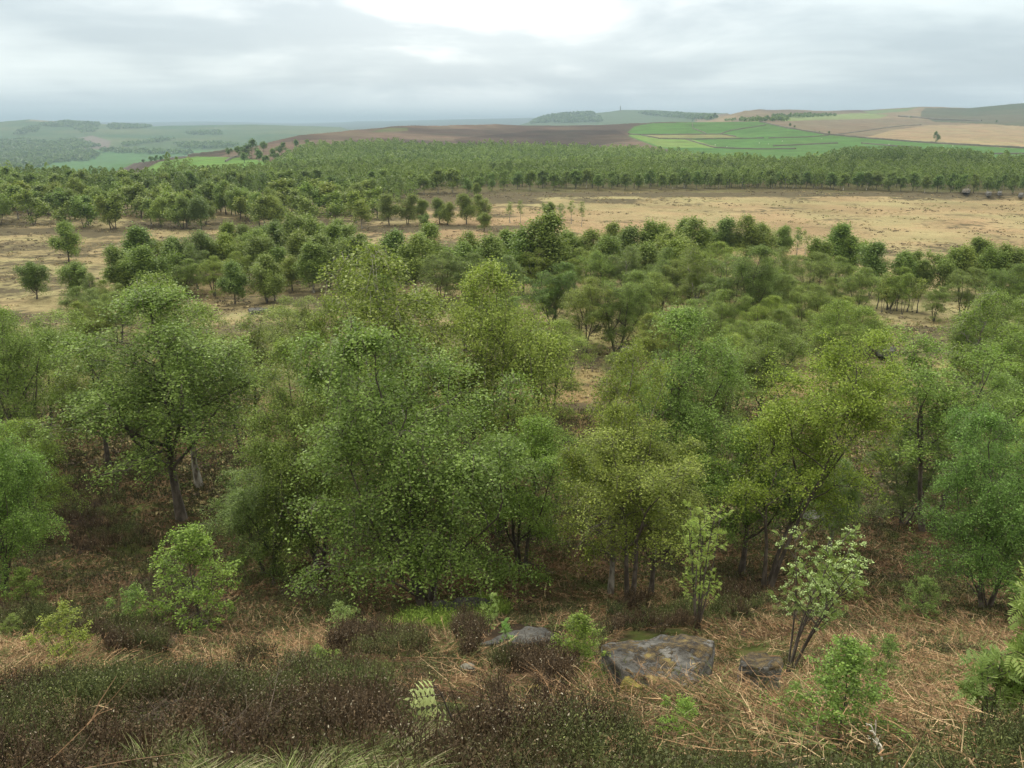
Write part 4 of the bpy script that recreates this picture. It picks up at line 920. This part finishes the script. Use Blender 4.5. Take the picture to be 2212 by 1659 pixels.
cl_ = np.repeat(C, nl, 0)*(.65+.9*rs.rand(n*nl, 1)); pt_ = rs.rand(n*nl) < .03*np.repeat(fbm(P[:, 0], P[:, 1], .6, 78, 2) > .5, nl); cl_[pt_] = (.34, .30, .22)
V, F = leaf_quads(Q, np.repeat(W0, nl)*(1.4+1.1*rs.rand(n*nl)), rs, hang=-1.5, up=.2, wid=.45); H.add(V, F, cl_, 4)
H.obj('heather', 'dark brown and olive heather covering the top of the bank, with pale dry tips')
# woody grey stems of old heather
def tg(x, y, vx, vy, rs): return (rs.rand(len(x)) < .8) & (ellm(vx, vy, [(400, 1565, 120, 60), (530, 1610, 60, 40), (345, 1395, 30, 30), (640, 1450, 50, 20)]) > 0)
P, vx, vy, rs = ground_pts(202, 480, (1.6, 14), HALF, tg); n = len(P)
D = unit(rs.normal(size=(n, 3))*[.5, .4, .25]+[.75, -.1, .75]); L = rs.uniform(.10, .28, n)
B_ = Batch(); V, F, m = ribbons(P+[0, 0, .12], D, L, np.full(n, .0045), rs.normal(size=(n, 3))*.08, 3, rs); B_.add(V, F, tones(rs, n, [(.15, .115, .09), (.10, .075, .058), (.21, .17, .135)]), m)
B_.obj('old_heather_stems', 'bare grey heather stems swept over to one side at the top of the bank')
# bracken litter
def tb_(x, y, vx, vy, rs):
    h = hmask(x, y, vx, vy); r = ellm(vx, vy, [(1420, 1440, 125, 68), (1640, 1440, 58, 42), (1110, 1384, 90, 28), (1390, 1500, 70, 25)])
    dn = fbm(x, y, 2.2, 81, 3)
    lim = np.interp(y, [5, 14, 22, 34], [.34, .40, .50, .60])
    return (h < .5) & (r <= 0) & (dn+.12*rs.rand(len(x)) > lim) & (ellm(vx, vy, GREEN+YM) <= 0.05) | ((h > .5) & (rs.rand(len(x)) < .25*(fbm(x, y, .9, 82, 2) > .60)))
P, vx, vy, rs = ground_pts(203, lambda y: np.interp(y, [2, 4, 8, 14, 22, 32, 45], [150, 150, 150, 110, 70, 32, 12, ]), (1.8, 58), HALF, tb_); n = len(P)
flow = fbm(P[:, 0], P[:, 1], 2.5, 83, 2)*9; a = flow+rs.normal(size=n)*.9
lift = np.abs(rs.normal(size=n))*.16+.0; up_ = rs.rand(n) < .04; lift[up_] = rs.uniform(.5, 1.8, up_.sum())
D = unit(np.stack([np.cos(a), np.sin(a), lift], 1)); L = rs.uniform(.12, .55, n)
sc_ = np.interp(P[:, 1], [4, 10, 20, 40, 58], [.005, .0085, .016, .03, .05])
warm = fbm(P[:, 0], P[:, 1], 3.5, 85, 3)[:, None]; sh_ = np.interp(P[:, 1], [12, 20, 30], [1, .75, .6])[:, None]
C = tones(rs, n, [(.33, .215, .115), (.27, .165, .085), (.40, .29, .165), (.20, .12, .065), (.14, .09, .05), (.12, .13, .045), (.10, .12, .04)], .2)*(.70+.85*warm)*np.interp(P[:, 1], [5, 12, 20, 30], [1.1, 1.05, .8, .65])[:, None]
B_ = Batch(); bend = rs.normal(size=(n, 3))*.10; bend[:, 2] = -.35*L*lift*(rs.rand(n) < .8)
base = P+np.stack([0*a, 0*a, .02+rs.rand(n)*.10], 1)
V, F, m = ribbons(base, D, L, sc_*1.1, bend, 4, rs, .35); B_.add(V, F, C, m)
k_ = 7; T_ = .15+.85*rs.rand(n, k_)
pb = (base[:, None]+D[:, None]*(L[:, None]*T_)[..., None]+bend[:, None]*(T_**2)[..., None]).reshape(-1, 3)
Dp = unit(rs.normal(size=(n*k_, 3))+np.repeat(D, k_, 0)*.6+[0, 0, -.15]); Lp = rs.uniform(.04, .15, n*k_)*np.repeat(1-.3*(sc_ < .01), k_)
V, F, m = ribbons(pb, Dp, Lp, np.repeat(sc_, k_)*1.25, rs.normal(size=(n*k_, 3))*.03, 2, rs, .3); B_.add(V, F, np.repeat(C, k_, 0)*(.55+.6*rs.rand(n*k_, 1)), m)
B_.obj('dead_bracken', 'tangled orange-brown dead bracken lying over the slope')
# mossy turf and bilberry between the bracken
def tm(x, y, vx, vy, rs):
    h = hmask(x, y, vx, vy); dn = fbm(x, y, 2.2, 81, 3)
    return ((h < .5) & (dn < np.interp(y, [5, 14, 22, 34], [.36, .45, .56, .66])) & (rs.rand(len(x)) < .8) | (ellm(vx, vy, GREEN) > 0) | (vy > 1570)) & (ellm(vx, vy, ROCKS) <= 0)
P, vx, vy, rs = ground_pts(204, lambda y: np.interp(y, [4, 8, 14, 25, 45], [420, 380, 240, 110, 40]), (1.5, 60), HALF, tm); n = len(P)
g_ = np.clip(ellm(vx, vy, GREEN)*5, 0, 1)[:, None]; sz = np.interp(P[:, 1], [4, 10, 20, 45], [.02, .028, .05, .10])
kk_ = fbm(P[:, 0], P[:, 1], 2.7, 87, 3)[:, None]
dull = tones(rs, n, [(.075, .085, .03), (.055, .06, .025), (.10, .095, .04), (.09, .07, .04)])*(.6+.8*kk_); brt = tones(rs, n, [(.20, .30, .05), (.27, .36, .07), (.15, .23, .04)])
C = dull*(1-g_)+brt*g_; hh = np.interp(P[:, 1], [4, 12, 45], [.10, .14, .2])*(.5+rs.rand(n))*(1+g_[:, 0]*.9)
B_ = Batch(); D = unit(rs.normal(size=(n, 3))*.35+[0, 0, 1]); V, F, m = ribbons(P, D, hh, sz*.45, rs.normal(size=(n, 3))*.03, 2, rs); B_.add(V, F, C*.9, m)
Q = (P[:, None]+D[:, None]*(hh[:, None]*(.3+.7*rs.rand(n, 4)))[..., None]+rs.normal(size=(n, 4, 3))*.02).reshape(-1, 3)
V, F = leaf_quads(Q, np.repeat(sz, 4)*(.7+.6*rs.rand(n*4)), rs, hang=-.3, up=.5, wid=.6); B_.add(V, F, np.repeat(C, 4, 0)*(.7+.6*rs.rand(n*4, 1)), 4)
B_.obj('bilberry_and_moss', 'low green bilberry and moss between the bracken, brightest on the rise beyond the heather')
# pale grass tufts along the bottom
def tgr(x, y, vx, vy, rs): return (ellm(vx, vy+(fbm(x, y, .5, 91, 2)-.5)*60, GR) > .0) & (fbm(x, y, .28, 93, 2) > .38)
P, vx, vy, rs = ground_pts(205, 5200, (1.2, 4.6), lambda y: 3.2, tgr); n = len(P)
lean_ = fbm(P[:, 0], P[:, 1], .35, 95, 2)*12
D = unit(np.stack([np.cos(lean_)*.35+.15, np.sin(lean_)*.35, 0*lean_+1], 1)+rs.normal(size=(n, 3))*.16); L = rs.uniform(.07, .20, n)
bend = np.stack([np.cos(lean_)*.06+.03, np.sin(lean_)*.06, -.03+0*lean_], 1)*rs.uniform(.4, 1.6, (n, 1))
C = tones(rs, n, [(.30, .36, .13), (.22, .30, .09), (.40, .40, .19), (.14, .20, .06), (.46, .42, .26)], .2)
B_ = Batch(); V, F, m = ribbons(P, D, L, np.full(n, .0042), bend, 4, rs, .1); B_.add(V, F, C, m)
B_.obj('pale_grass', 'long pale green grass tufts at the near edge of the bank')
# tussocks and small heather mounds out on the plain
def tp_(x, y, vx, vy, rs): return (fbm(x, y, 14, 97, 3)+.25*rs.rand(len(x)) > .62)
rs = np.random.RandomState(206); n = 42000; yy = np.exp(rs.uniform(math.log(36), math.log(330), n)); xx = rs.uniform(-1, 1, n)*(yy*.78+4)
keep = fbm(xx, yy, 9, 97, 3)+.22*rs.rand(n) > np.where((xx > 0) & (yy > 110), .68, .58); xx, yy = xx[keep], yy[keep]; zz = gz(xx, yy); n = len(xx)
P = np.stack([xx, yy, zz], 1); rad = np.interp(yy, [36, 330], [.2, .42])*(.4+1.1*rs.rand(n))
q = 10; th_ = rs.rand(n, q)*2*PI; rr_ = np.sqrt(rs.rand(n, q)); hz_ = (1-rr_**2)*.6
Q = (P[:, None]+np.stack([np.cos(th_)*rr_*1.4, np.sin(th_)*rr_, hz_*1.0], -1)*rad[:, None, None]).reshape(-1, 3)
tk = fbm(xx, yy, 12, 99, 3)+.15*rs.normal(size=n)
C = np.where((tk > .5)[:, None], tones(rs, n, [(.10, .078, .052), (.14, .11, .07)]), tones(rs, n, [(.33, .26, .13), (.20, .20, .085), (.26, .21, .10)]))
V, F = leaf_quads(Q, np.repeat(rad, q)*(.6+.4*rs.rand(n*q)), rs, hang=-.5, up=1.2, wid=.7)
B_ = Batch(); B_.add(V, F, np.repeat(C, q, 0)*(.8+.4*rs.rand(n*q, 1)), 4); B_.obj('moor_tussocks', 'grass tussocks and low heather humps dotted over the dry plain')

# ---------------------------------------------------------------- rocks
def rock_mat(name, moss=.5, seed=0., base=((.045, .042, .036), (.15, .145, .132))):
    m, t, out = mat(name); g = t.new('ShaderNodeTexCoord'); P = t.vscale(g.outputs['Object'], 1, 1, 1, (seed, seed*.7, 0))
    n1 = t.noise(P, 2.2, 7, .65); n2 = t.noise(P, 9, 6, .7); n3 = t.math('ADD', t.math('MULTIPLY', t.noise(P, 2.4, 5, .6, .4), .6), t.math('MULTIPLY', t.noise(P, 14, 4, .7), .4))
    c = t.mix(t.rng(n1, .35, .62), base[0], base[1]); c = t.mix(t.rng(n2, .35, .7), c, t.mix(1.0, c, (1.35, 1.32, 1.25), 'MULTIPLY'))
    vor = t.new('ShaderNodeTexVoronoi'); t.l.new(P, vor.inputs['Vector']); vor.inputs['Scale'].default_value = 11
    spot = t.rng(vor.outputs['Distance'], .13, .20, 1, 0); c = t.mix(t.math('MULTIPLY', spot, t.rng(n2, .5, .6)), c, (.03, .026, .02))
    c = t.mix(t.rng(n2, .68, .74), c, (.36, .36, .31))
    geo = t.new('ShaderNodeNewGeometry'); sp_ = t.new('ShaderNodeSeparateXYZ'); t.l.new(geo.outputs['Normal'], sp_.inputs[0])
    mm = t.math('MULTIPLY', t.rng(t.math('ADD', n3, (moss-.5)*.3), .50, .56), t.rng(sp_.outputs[2], .2, .6))
    mc = t.mix(t.rng(n2, .38, .66), (.025, .017, .009), (.15, .105, .038)); mc = t.mix(t.rng(n1, .60, .66), mc, (.22, .17, .05)); c = t.mix(mm, c, mc)
    p_ = t.new('ShaderNodeBsdfPrincipled'); t.l.new(c, p_.inputs['Base Color']); p_.inputs['Roughness'].default_value = .9
    bp = t.new('ShaderNodeBump'); bp.inputs['Distance'].default_value = .10; bp.inputs['Strength'].default_value = 1.0
    t.l.new(t.math('ADD', n2, t.math('MULTIPLY', mm, .5)), bp.inputs['Height']); t.l.new(bp.outputs[0], p_.inputs['Normal']); t.l.new(p_.outputs[0], out.inputs[0]); return m
def rock(outline, depth, label, mat_, back=.55, seed=1, ymin=2.5, name='boulder', cat='boulder', sub=4, amp=.05, lift=.0, base=None):
    """outline: picture points of the visible top surface; the block is that slab tilted with the slope, `depth` thick"""
    import bmesh
    cxv = sum(p[0] for p in outline)/len(outline); cyv = max(p[1] for p in outline) if base is None else base
    x0, y0, z0 = hit(cxv, cyv, ymin)
    pts = []
    for (a, b) in outline:
        # the top face is a plane through the front foot, rising away from the viewer
        t_ = float(slope_of(b)); kx = (a-1106)/S*(CT+t_*ST)
        # -t*y = z0+lift + (y-y0)*g  -> y
        g = -back; y = (g*y0 - (z0+lift))/(t_+g) if abs(t_+g) > 1e-3 else y0
        pts.append(Vector((kx*y, y, -t_*y)))
    cen = sum(pts, Vector())/len(pts); bm = bmesh.new(); rd = random.Random(seed)
    top = [bm.verts.new(p-cen) for p in pts]; bot = [bm.verts.new((p-cen)*1.04+Vector((0, .05, -depth*rd.uniform(.9, 1.2)))) for p in pts]
    bm.faces.new(top); bm.faces.new(bot[::-1]); n_ = len(pts)
    for i in range(n_): bm.faces.new((top[i], bot[i], bot[(i+1) % n_], top[(i+1) % n_]))
    bmesh.ops.recalc_face_normals(bm, faces=bm.faces)
    bmesh.ops.triangulate(bm, faces=bm.faces); bmesh.ops.subdivide_edges(bm, edges=bm.edges, cuts=1, use_grid_fill=True)
    for _ in range(sub): bmesh.ops.subdivide_edges(bm, edges=[e for e in bm.edges if e.calc_length() > .09], cuts=1, use_grid_fill=False); bmesh.ops.triangulate(bm, faces=bm.faces)
    for _ in range(1): bmesh.ops.smooth_vert(bm, verts=bm.verts, factor=.35, use_axis_x=True, use_axis_y=True, use_axis_z=True)
    from mathutils import noise as mn
    bm.normal_update()
    for v in bm.verts:
        q = v.co*1.6+Vector((seed*3.1, 0, 0)); f = mn.fractal(q, 1.0, 2.0, 4)*amp*2 + mn.fractal(q*4, 1., 2., 3)*amp*.5
        v.co += (v.normal*.5+Vector((0, -.2, .5 if v.normal.z > 0 else 0)))*f*.8
    me = bpy.data.meshes.new(name); bm.to_mesh(me); bm.free(); me.materials.append(mat_)
    me.polygons.foreach_set('use_smooth', np.ones(len(me.polygons), bool)); me.update()
    o = link(name, me); o.location = cen; tag(o, label, cat); return o
R1, R2, R3 = rock_mat('lichened_gritstone', .6, 1), rock_mat('mossy_gritstone', .8, 4), rock_mat('dark_gritstone', .35, 7, ((.025, .024, .021), (.085, .082, .074)))
rock([(1300, 1392), (1340, 1386), (1420, 1372), (1500, 1376), (1540, 1385), (1532, 1420), (1508, 1455), (1500, 1478), (1440, 1480), (1380, 1462), (1320, 1425)], .7, 'big flat grey boulder with brown moss and lichen, largest of the rocks', R1, back=.30, seed=2, lift=.42, base=1492)
rock([(1598, 1412), (1625, 1396), (1660, 1400), (1690, 1418), (1686, 1440), (1650, 1445), (1600, 1440)], .55, 'mossy yellow-topped boulder between the flat one and the white-budded rowan', R2, back=.30, seed=5, lift=.62, base=1476)
rock([(1025, 1392), (1090, 1368), (1140, 1352), (1180, 1356), (1205, 1372), (1180, 1385), (1100, 1392)], .5, 'low dark layered rock with pale lichen left of the feathery sapling', R3, back=.15, seed=8, lift=.32, base=1404)
rock([(935, 1300), (985, 1290), (1045, 1286), (1060, 1296), (1020, 1312), (950, 1316)], .6, 'dark shaded rock ledge below the broad weeping birch', R3, back=.2, seed=9, lift=.3, base=1326)
rock([(990, 1436), (1012, 1428), (1026, 1434), (1022, 1444), (1000, 1446)], .15, 'small pale stone poking out of the heather', rock_mat('pale_stone', .1, 3, ((.09, .088, .07), (.19, .18, .14))), back=.3, seed=11, lift=.16, base=1452, sub=3, amp=.015)
rock([(1722, 1112), (1760, 1100), (1785, 1108), (1775, 1120), (1740, 1122)], .5, 'grey rock lying under the round-headed leaning birch', R3, back=.2, seed=12, lift=.3, base=1126, ymin=15)
rock([(536, 667), (550, 660), (566, 662), (584, 668), (560, 671), (540, 671)], .7, 'low grey rock on the dry grass in front of the plain clump', R3, back=.15, seed=13, ymin=60, lift=.28, base=672, sub=4)
rock([(1893, 752), (1915, 746), (1935, 750), (1930, 758), (1900, 758)], .6, 'dark rock in the grassy gap left of the whitish-stemmed birch', R3, back=.2, seed=14, ymin=50, lift=.4, base=760)
for vx, vy, w_, lab in [(2136, 418, 13, 'dark block with pale top at the end of the far wood'), (2160, 417, 10, 'dark block beside the pale-topped one at the end of the far wood'), (2206, 421, 12, 'dark pale-topped block at the right edge of the far plain'), (2088, 412, 18, 'long low whitish rock at the foot of the far wood')]:
    rock([(vx-w_/2, vy-3), (vx-w_*.2, vy-5), (vx+w_*.3, vy-5), (vx+w_/2, vy-2.5), (vx+w_*.3, vy-1), (vx-w_*.3, vy-1)], 1.0, lab, R1 if w_ > 15 else R3, back=.05, seed=vx, ymin=200, lift=.9, base=vy, sub=2, amp=.1)
# yellow moss cushions
M_moss, t, out = mat('yellow_moss'); g = t.new('ShaderNodeTexCoord'); p_ = t.new('ShaderNodeBsdfPrincipled'); p_.inputs['Roughness'].default_value = 1
nn_ = t.noise(g.outputs['Object'], 7, 6, .7); t.l.new(t.mix(t.rng(nn_, .35, .65), (.09, .085, .02), (.36, .28, .05)), p_.inputs['Base Color'])
bp = t.new('ShaderNodeBump'); bp.inputs['Distance'].default_value = .05; t.l.new(t.noise(g.outputs['Object'], 30, 4, .7), bp.inputs['Height']); t.l.new(bp.outputs[0], p_.inputs['Normal']); t.l.new(p_.outputs[0], out.inputs[0])
rock([(1345, 1470), (1370, 1452), (1410, 1450), (1445, 1466), (1425, 1484), (1370, 1486)], .25, 'yellow moss cushion against the foot of the big flat boulder', M_moss, back=.4, seed=21, lift=.26, base=1500, name='moss_cushion', cat='moss')
rock([(1130, 1482), (1160, 1474), (1215, 1478), (1235, 1486), (1190, 1492), (1140, 1490)], .15, 'long thin yellow moss cushion left of the feathery sapling foot', M_moss, back=.4, seed=22, lift=.2, base=1502, name='moss_cushion', cat='moss', sub=3, amp=.02)
rock([(1150, 1370), (1165, 1363), (1180, 1370), (1170, 1378), (1155, 1378)], .12, 'small round moss cushion on the low dark layered rock', M_moss, back=.3, seed=23, lift=.3, base=1384, name='moss_cushion', cat='moss', sub=3, amp=.02)

# ---------------------------------------------------------------- rowans: leaves in feathered fronds
def frond(P, D, N, L, rs, pairs=6, wid=.30):
    """one compound leaf: toothless leaflets in pairs on a bent midrib; returns verts, faces(4), rnd"""
    Vs, Fs, n0 = [], [], 0
    D = D.normalized(); Sd = D.cross(N).normalized(); N = Sd.cross(D).normalized()
    def leaflet(p, d, l, w_, nn):
        nonlocal n0
        s_ = d.cross(nn).normalized()
        a = [p, p+d*l*.3-s_*w_*.45-nn*l*.03, p+d*l*.65-s_*w_*.42-nn*l*.08, p+d*l-nn*l*.18, p+d*l*.65+s_*w_*.42-nn*l*.08, p+d*l*.3+s_*w_*.45-nn*l*.03, p+d*l*.33, p+d*l*.66-nn*l*.04]
        Vs.extend([tuple(v) for v in a]); Fs.extend([(n0+0, n0+1, n0+6, n0+5), (n0+1, n0+2, n0+7, n0+6), (n0+6, n0+7, n0+4, n0+5), (n0+2, n0+3, n0+4, n0+7)]); n0 += 8
    for i in range(pairs):
        t_ = .22+.70*i/(pairs-.5); c = P+D*L*t_-N*L*.28*t_*t_; dd = (D-N*.5*t_).normalized(); l = L*.42*math.sin(PI*(.28+.55*t_))
        for sg in (-1, 1): leaflet(c, (dd*.55+Sd*sg*.85+N*.12).normalized(), l, l*wid, (N+Sd*sg*.15).normalized())
    c = P+D*L*.95-N*L*.27; leaflet(c, (D-N*.5).normalized(), L*.3, L*.3*wid, N)
    return Vs, Fs
def rowan(vx, b, tp, wd, label, seed, stems=3, nb=8, nf=5, fl=.13, tint=(1, 1, 1), clump=True, tips=0, lean=0., zmin=.2):
    rd = random.Random(seed); rs = np.random.RandomState(seed); x, y, z = hit(vx, b, 2.0); d = y*CT-z*ST
    H = -float(slope_of(tp))*y-z; W = wd/S*d; tb = Tubes(); V, F, Rn, n0 = [], [], [], 0; tw = []
    rv = lambda s=1.: Vector((rd.gauss(0, s), rd.gauss(0, s), rd.gauss(0, s)))
    ends = []
    for s in range(stems):
        az = rd.uniform(0, 2*PI); tl = W*.42*rd.uniform(.3, 1) if stems > 1 else 0
        e = Vector((math.cos(az)*tl+lean*H, math.sin(az)*tl, H*rd.uniform(.8, 1) if s else H*.98)); c = e*.5+Vector((-e.x*.25, -e.y*.25, H*.08))+rv(.04*H)
        pp = bez(Vector((rd.uniform(-.04, .04), rd.uniform(-.04, .04), -.1)), c, e, 8); r0 = .0075*H
        tb.add(pp, [r0*(1-.85*i/7)+.002 for i in range(8)], 5); ends.append((pp[-1], (pp[-1]-pp[-2]).normalized()))
        for k in range(nb):
            t_ = zmin+(1-zmin)*(k+rd.random())/nb; f = min(t_, .999)*7; j = int(f); q = pp[j].lerp(pp[j+1], f-j)
            a2 = k*2.4+rd.random(); L = W*.5*(1-.55*t_)*rd.uniform(.6, 1.15); dr = Vector((math.cos(a2), math.sin(a2), rd.uniform(.5, 1.3))).normalized()
            e2 = q+dr*L; p2 = bez(q, q+dr*L*.5+Vector((0, 0, -.05*L)), e2, 4); tb.add(p2, [r0*.35*(1-.7*i/3)+.0015 for i in range(4)], 4)
            for m_ in range(3): f3 = .4+.3*m_; ends.append((p2[0].lerp(p2[-1], min(f3, 1)), dr))
    for (p, dr) in ends:
        for k in range(nf):
            dd = (dr*.7+rv(.75)+Vector((0, 0, .1))).normalized(); N = (Vector((0, 0, 1))+rv(.4)).normalized()
            if abs(dd.dot(N)) > .95: N = Vector((1, 0, .2)).normalized()
            vs_, fs_ = frond(p+rv(.015), dd, N, fl*rd.uniform(.7, 1.2), rs, pairs=5)
            V += vs_; F += [tuple(i+n0 for i in f_) for f_ in fs_]; n0 += len(vs_); r_ = min(1, max(0, rd.gauss(.5, .25))); Rn += [r_]*len(vs_)
    r = bpy.data.objects.new('rowan', None); col.objects.link(r); r.location = (x, y, z); tag(r, label, 'rowan')
    link('stems', tb.mesh('rowan_stems', M_bark), r)
    c = link('crown', mesh_np('rowan_crown', V, F, M_rowan, {'rnd': ('FLOAT', Rn)}, smooth=True), r); c.color = tint+(1,)
    if tips:
        rs_ = np.random.RandomState(seed+1); E = np.array([tuple(e[0]) for e in ends]); E = E[(E[:, 2] > H*.35)]
        E = E[rs_.randint(0, len(E), tips)]+rs_.normal(size=(tips, 3))*[.07, .07, .04]+[0, 0, .05]
        Q = np.repeat(E, 16, 0)+rs_.normal(size=(tips*16, 3))*[.024, .024, .010]
        V_, F_ = leaf_quads(Q, .024, rs_, hang=0, up=1.5, wid=.9)
        link('flower_heads', mesh_np('flower_heads', V_, F_, M_bud), r)
    return r
M_bud, t, out = mat('rowan_flower_heads'); p_ = t.new('ShaderNodeBsdfPrincipled'); gg = t.new('ShaderNodeTexCoord')
t.l.new(t.mix(t.noise(gg.outputs['Object'], 8, 2), (.22, .32, .10), (.36, .45, .18)), p_.inputs['Base Color']); p_.inputs['Roughness'].default_value = .8; t.l.new(p_.outputs[0], out.inputs[0])
rowan(1506, 1370, 1095, 105, 'upright young rowan with bright bunched leaves growing behind the big flat boulder', 301, stems=7, nb=10, nf=4, fl=.10, tint=(1.3, 1.3, .95))
rowan(1702, 1460, 1168, 200, 'spreading rowan sprinkled with creamy flower heads right of the mossy boulder', 302, stems=6, nb=9, nf=3, fl=.09, tint=(.85, .9, .7), tips=150, lean=.12, zmin=.35)
rowan(2200, 1600, 1285, 150, 'tall rowan with fresh yellow-green fronds cut by the right edge', 303, stems=5, nb=9, nf=3, fl=.10, tint=(1.0, 1.0, .85), lean=.0)
rowan(2125, 1600, 1430, 170, 'lower rowan with arching thin stems in front of the right-edge one', 304, stems=6, nb=6, nf=2, fl=.085, tint=(.85, .9, .8), zmin=.35, lean=-.05)
rowan(1052, 1372, 1288, 34, 'tiny leaning rowan on the bright green rise', 305, stems=2, nb=4, nf=3, fl=.10, tint=(1, 1.05, .95), lean=.1)
rowan(1096, 1402, 1350, 30, 'tiny rowan shoot growing against the low dark layered rock', 306, stems=2, nb=4, nf=3, fl=.09, tint=(.85, 1.1, .95))
# bright rowan shoot close to the camera
def shoot():
    rd = random.Random(8); rs = np.random.RandomState(8)
    x, y, z = hit(1003, 1580, 1.8); d = y*CT-z*ST; u = d/S
    def at(a, b, dy=0.): # offsets from the foot, metres
        t_ = float(slope_of(b)); yy = y+dy; return Vector(((a-1106)/S*(CT+t_*ST)*yy-x, dy, -t_*yy-z))
    tb = Tubes(); st = [Vector((0, 0, -.05)), at(990, 1570), at(973, 1545), at(962, 1520), at(953, 1498), at(936, 1478)]
    st = [p.copy() for p in st]; tb.add(st, [.007, .006, .0055, .0045, .0035, .0025], 6)
    V, F, R_, n0 = [], [], [], 0
    for a, b, tx, ty, L, pr in [(962, 1522, 900, 1535, .2, 5), (953, 1500, 906, 1507, .2, 5), (944, 1484, 910, 1478, .17, 4), (936, 1478, 932, 1462, .1, 1), (972, 1545, 948, 1548, .08, 3), (975, 1552, 950, 1566, .09, 3), (985, 1566, 975, 1584, .08, 2), (1010, 1582, 1014, 1562, .07, 3)]:
        p0, p1 = at(a, b), at(tx, ty, rd.uniform(-.05, .05)); dd = (p1-p0).normalized(); L = (p1-p0).length*1.35; dd = (dd+Vector((0, rd.uniform(-.5, .2), rd.uniform(-.15, .25)))).normalized(); N = Vector((rd.uniform(-.5, .5), -.55+rd.uniform(-.3, .3), .85+rd.uniform(-.3, .2))).normalized()
        vs_, fs_ = frond(p0, dd, N, L, rs, pairs=pr, wid=.31); V += vs_; F += [tuple(i+n0 for i in f_) for f_ in fs_]; n0 += len(vs_); R_ += sum(([rd.uniform(.45, 1)]*8 for _ in range(len(vs_)//8)), [])
        tb.add([p0, p0+dd*L*.5-N*L*.06, p0+dd*L*.9-N*L*.22], [.0022, .0016, .001], 4)
    r = bpy.data.objects.new('rowan_seedling', None); col.objects.link(r); r.location = (x, y, z); tag(r, 'pale bright feathery rowan shoot bending over dark heather at the bottom', 'rowan seedling')
    link('stem', tb.mesh('seedling_stem', M_bark), r); c = link('fronds', mesh_np('seedling_fronds', V, F, M_rowan, {'rnd': ('FLOAT', R_)}, smooth=True), r); c.color = (1.7, 1.5, 2.0, 1)
shoot()
# dead fallen branches
def dead(vx, b, label, seed, L=1.6, ang=0.2, nb=9, ymin=2.5, tone=1.0, rise=.3):
    rd = random.Random(seed); x, y, z = hit(vx, b, ymin); tb = Tubes()
    dr = Vector((math.cos(ang), math.sin(ang), rise)).normalized(); p = bez(Vector((0, 0, .02)), dr*L*.5+Vector((0, 0, .1*L)), dr*L, 6); tb.add(p, [.022*L*(1-.8*i/5)*.7+.003 for i in range(6)], 5)
    for k in range(nb):
        t_ = .2+.8*k/nb; f = min(.99, t_)*5; q = p[int(f)].lerp(p[int(f)+1], f-int(f)); d2 = (dr*.8+Vector((rd.gauss(0, .5), rd.gauss(0, .5), rd.gauss(.15, .35)))).normalized(); l2 = L*.45*rd.uniform(.5, 1)
        pp = bez(q, q+d2*l2*.5+Vector((0, 0, .04)), q+d2*l2, 4); tb.add(pp, [.007*L*(1-.7*i/3)+.002 for i in range(4)], 4)
        for m_ in range(2): d3 = (d2+Vector((rd.gauss(0, .5), rd.gauss(0, .5), rd.gauss(0, .4)))).normalized(); tb.add([pp[1+m_], pp[1+m_]+d3*l2*.4], [.004*L, .002], 3)
    o = link('dead_branch', tb.mesh('dead_branch', M_bark_pale if tone > 1 else M_bark)); o.location = (x, y, z); o.color = (tone, tone, tone, 1); tag(o, label, 'dead branch')
dead(735, 1300, 'dark fallen dead branch fanning out beside the broad weeping birch', 401, 1.7, PI*.98, 10)
dead(745, 1285, 'second thinner dead branch above the fanning fallen one', 402, 1.5, PI*1.05, 7, tone=.9)
dead(1905, 1650, 'short whitish dead twig standing in heather below the cone-shaped sapling', 403, .16, 1.9, 6, tone=2.2, rise=1.5)
dead(455, 1600, 'bleached dead twig lying among the grey heather stems', 404, .2, .6, 5, tone=1.8)

# ---------------------------------------------------------------- haze
hb = bpy.data.meshes.new('haze')
gv = np.empty(len(bpy.data.objects['ground'].data.vertices)*3, np.float32); bpy.data.objects['ground'].data.vertices.foreach_get('co', gv)
X0, X1, Y0, Y1, Z0, Z1 = -46500, 46500, -40, 30500, float(gv[2::3].min())-1, float(max(gv[2::3].max(), 60))+20
vs = [(a, b, c) for a in (X0, X1) for b in (Y0, Y1) for c in (Z0, Z1)]
hb.from_pydata(vs, [], [(0, 1, 3, 2), (4, 6, 7, 5), (0, 4, 5, 1), (2, 3, 7, 6), (0, 2, 6, 4), (1, 5, 7, 3)])
mh, t, out = mat('haze_air'); pv = t.new('ShaderNodeVolumePrincipled')
pv.inputs['Color'].default_value = (.40, .51, .62, 1); pv.inputs['Density'].default_value = .00014; pv.inputs['Anisotropy'].default_value = .2
t.l.new(pv.outputs[0], out.inputs['Volume']); hb.materials.append(mh)
o = link('haze', hb); o['kind'] = 'stuff'; o['label'] = 'thin pale blue haze over the moor and far hills'
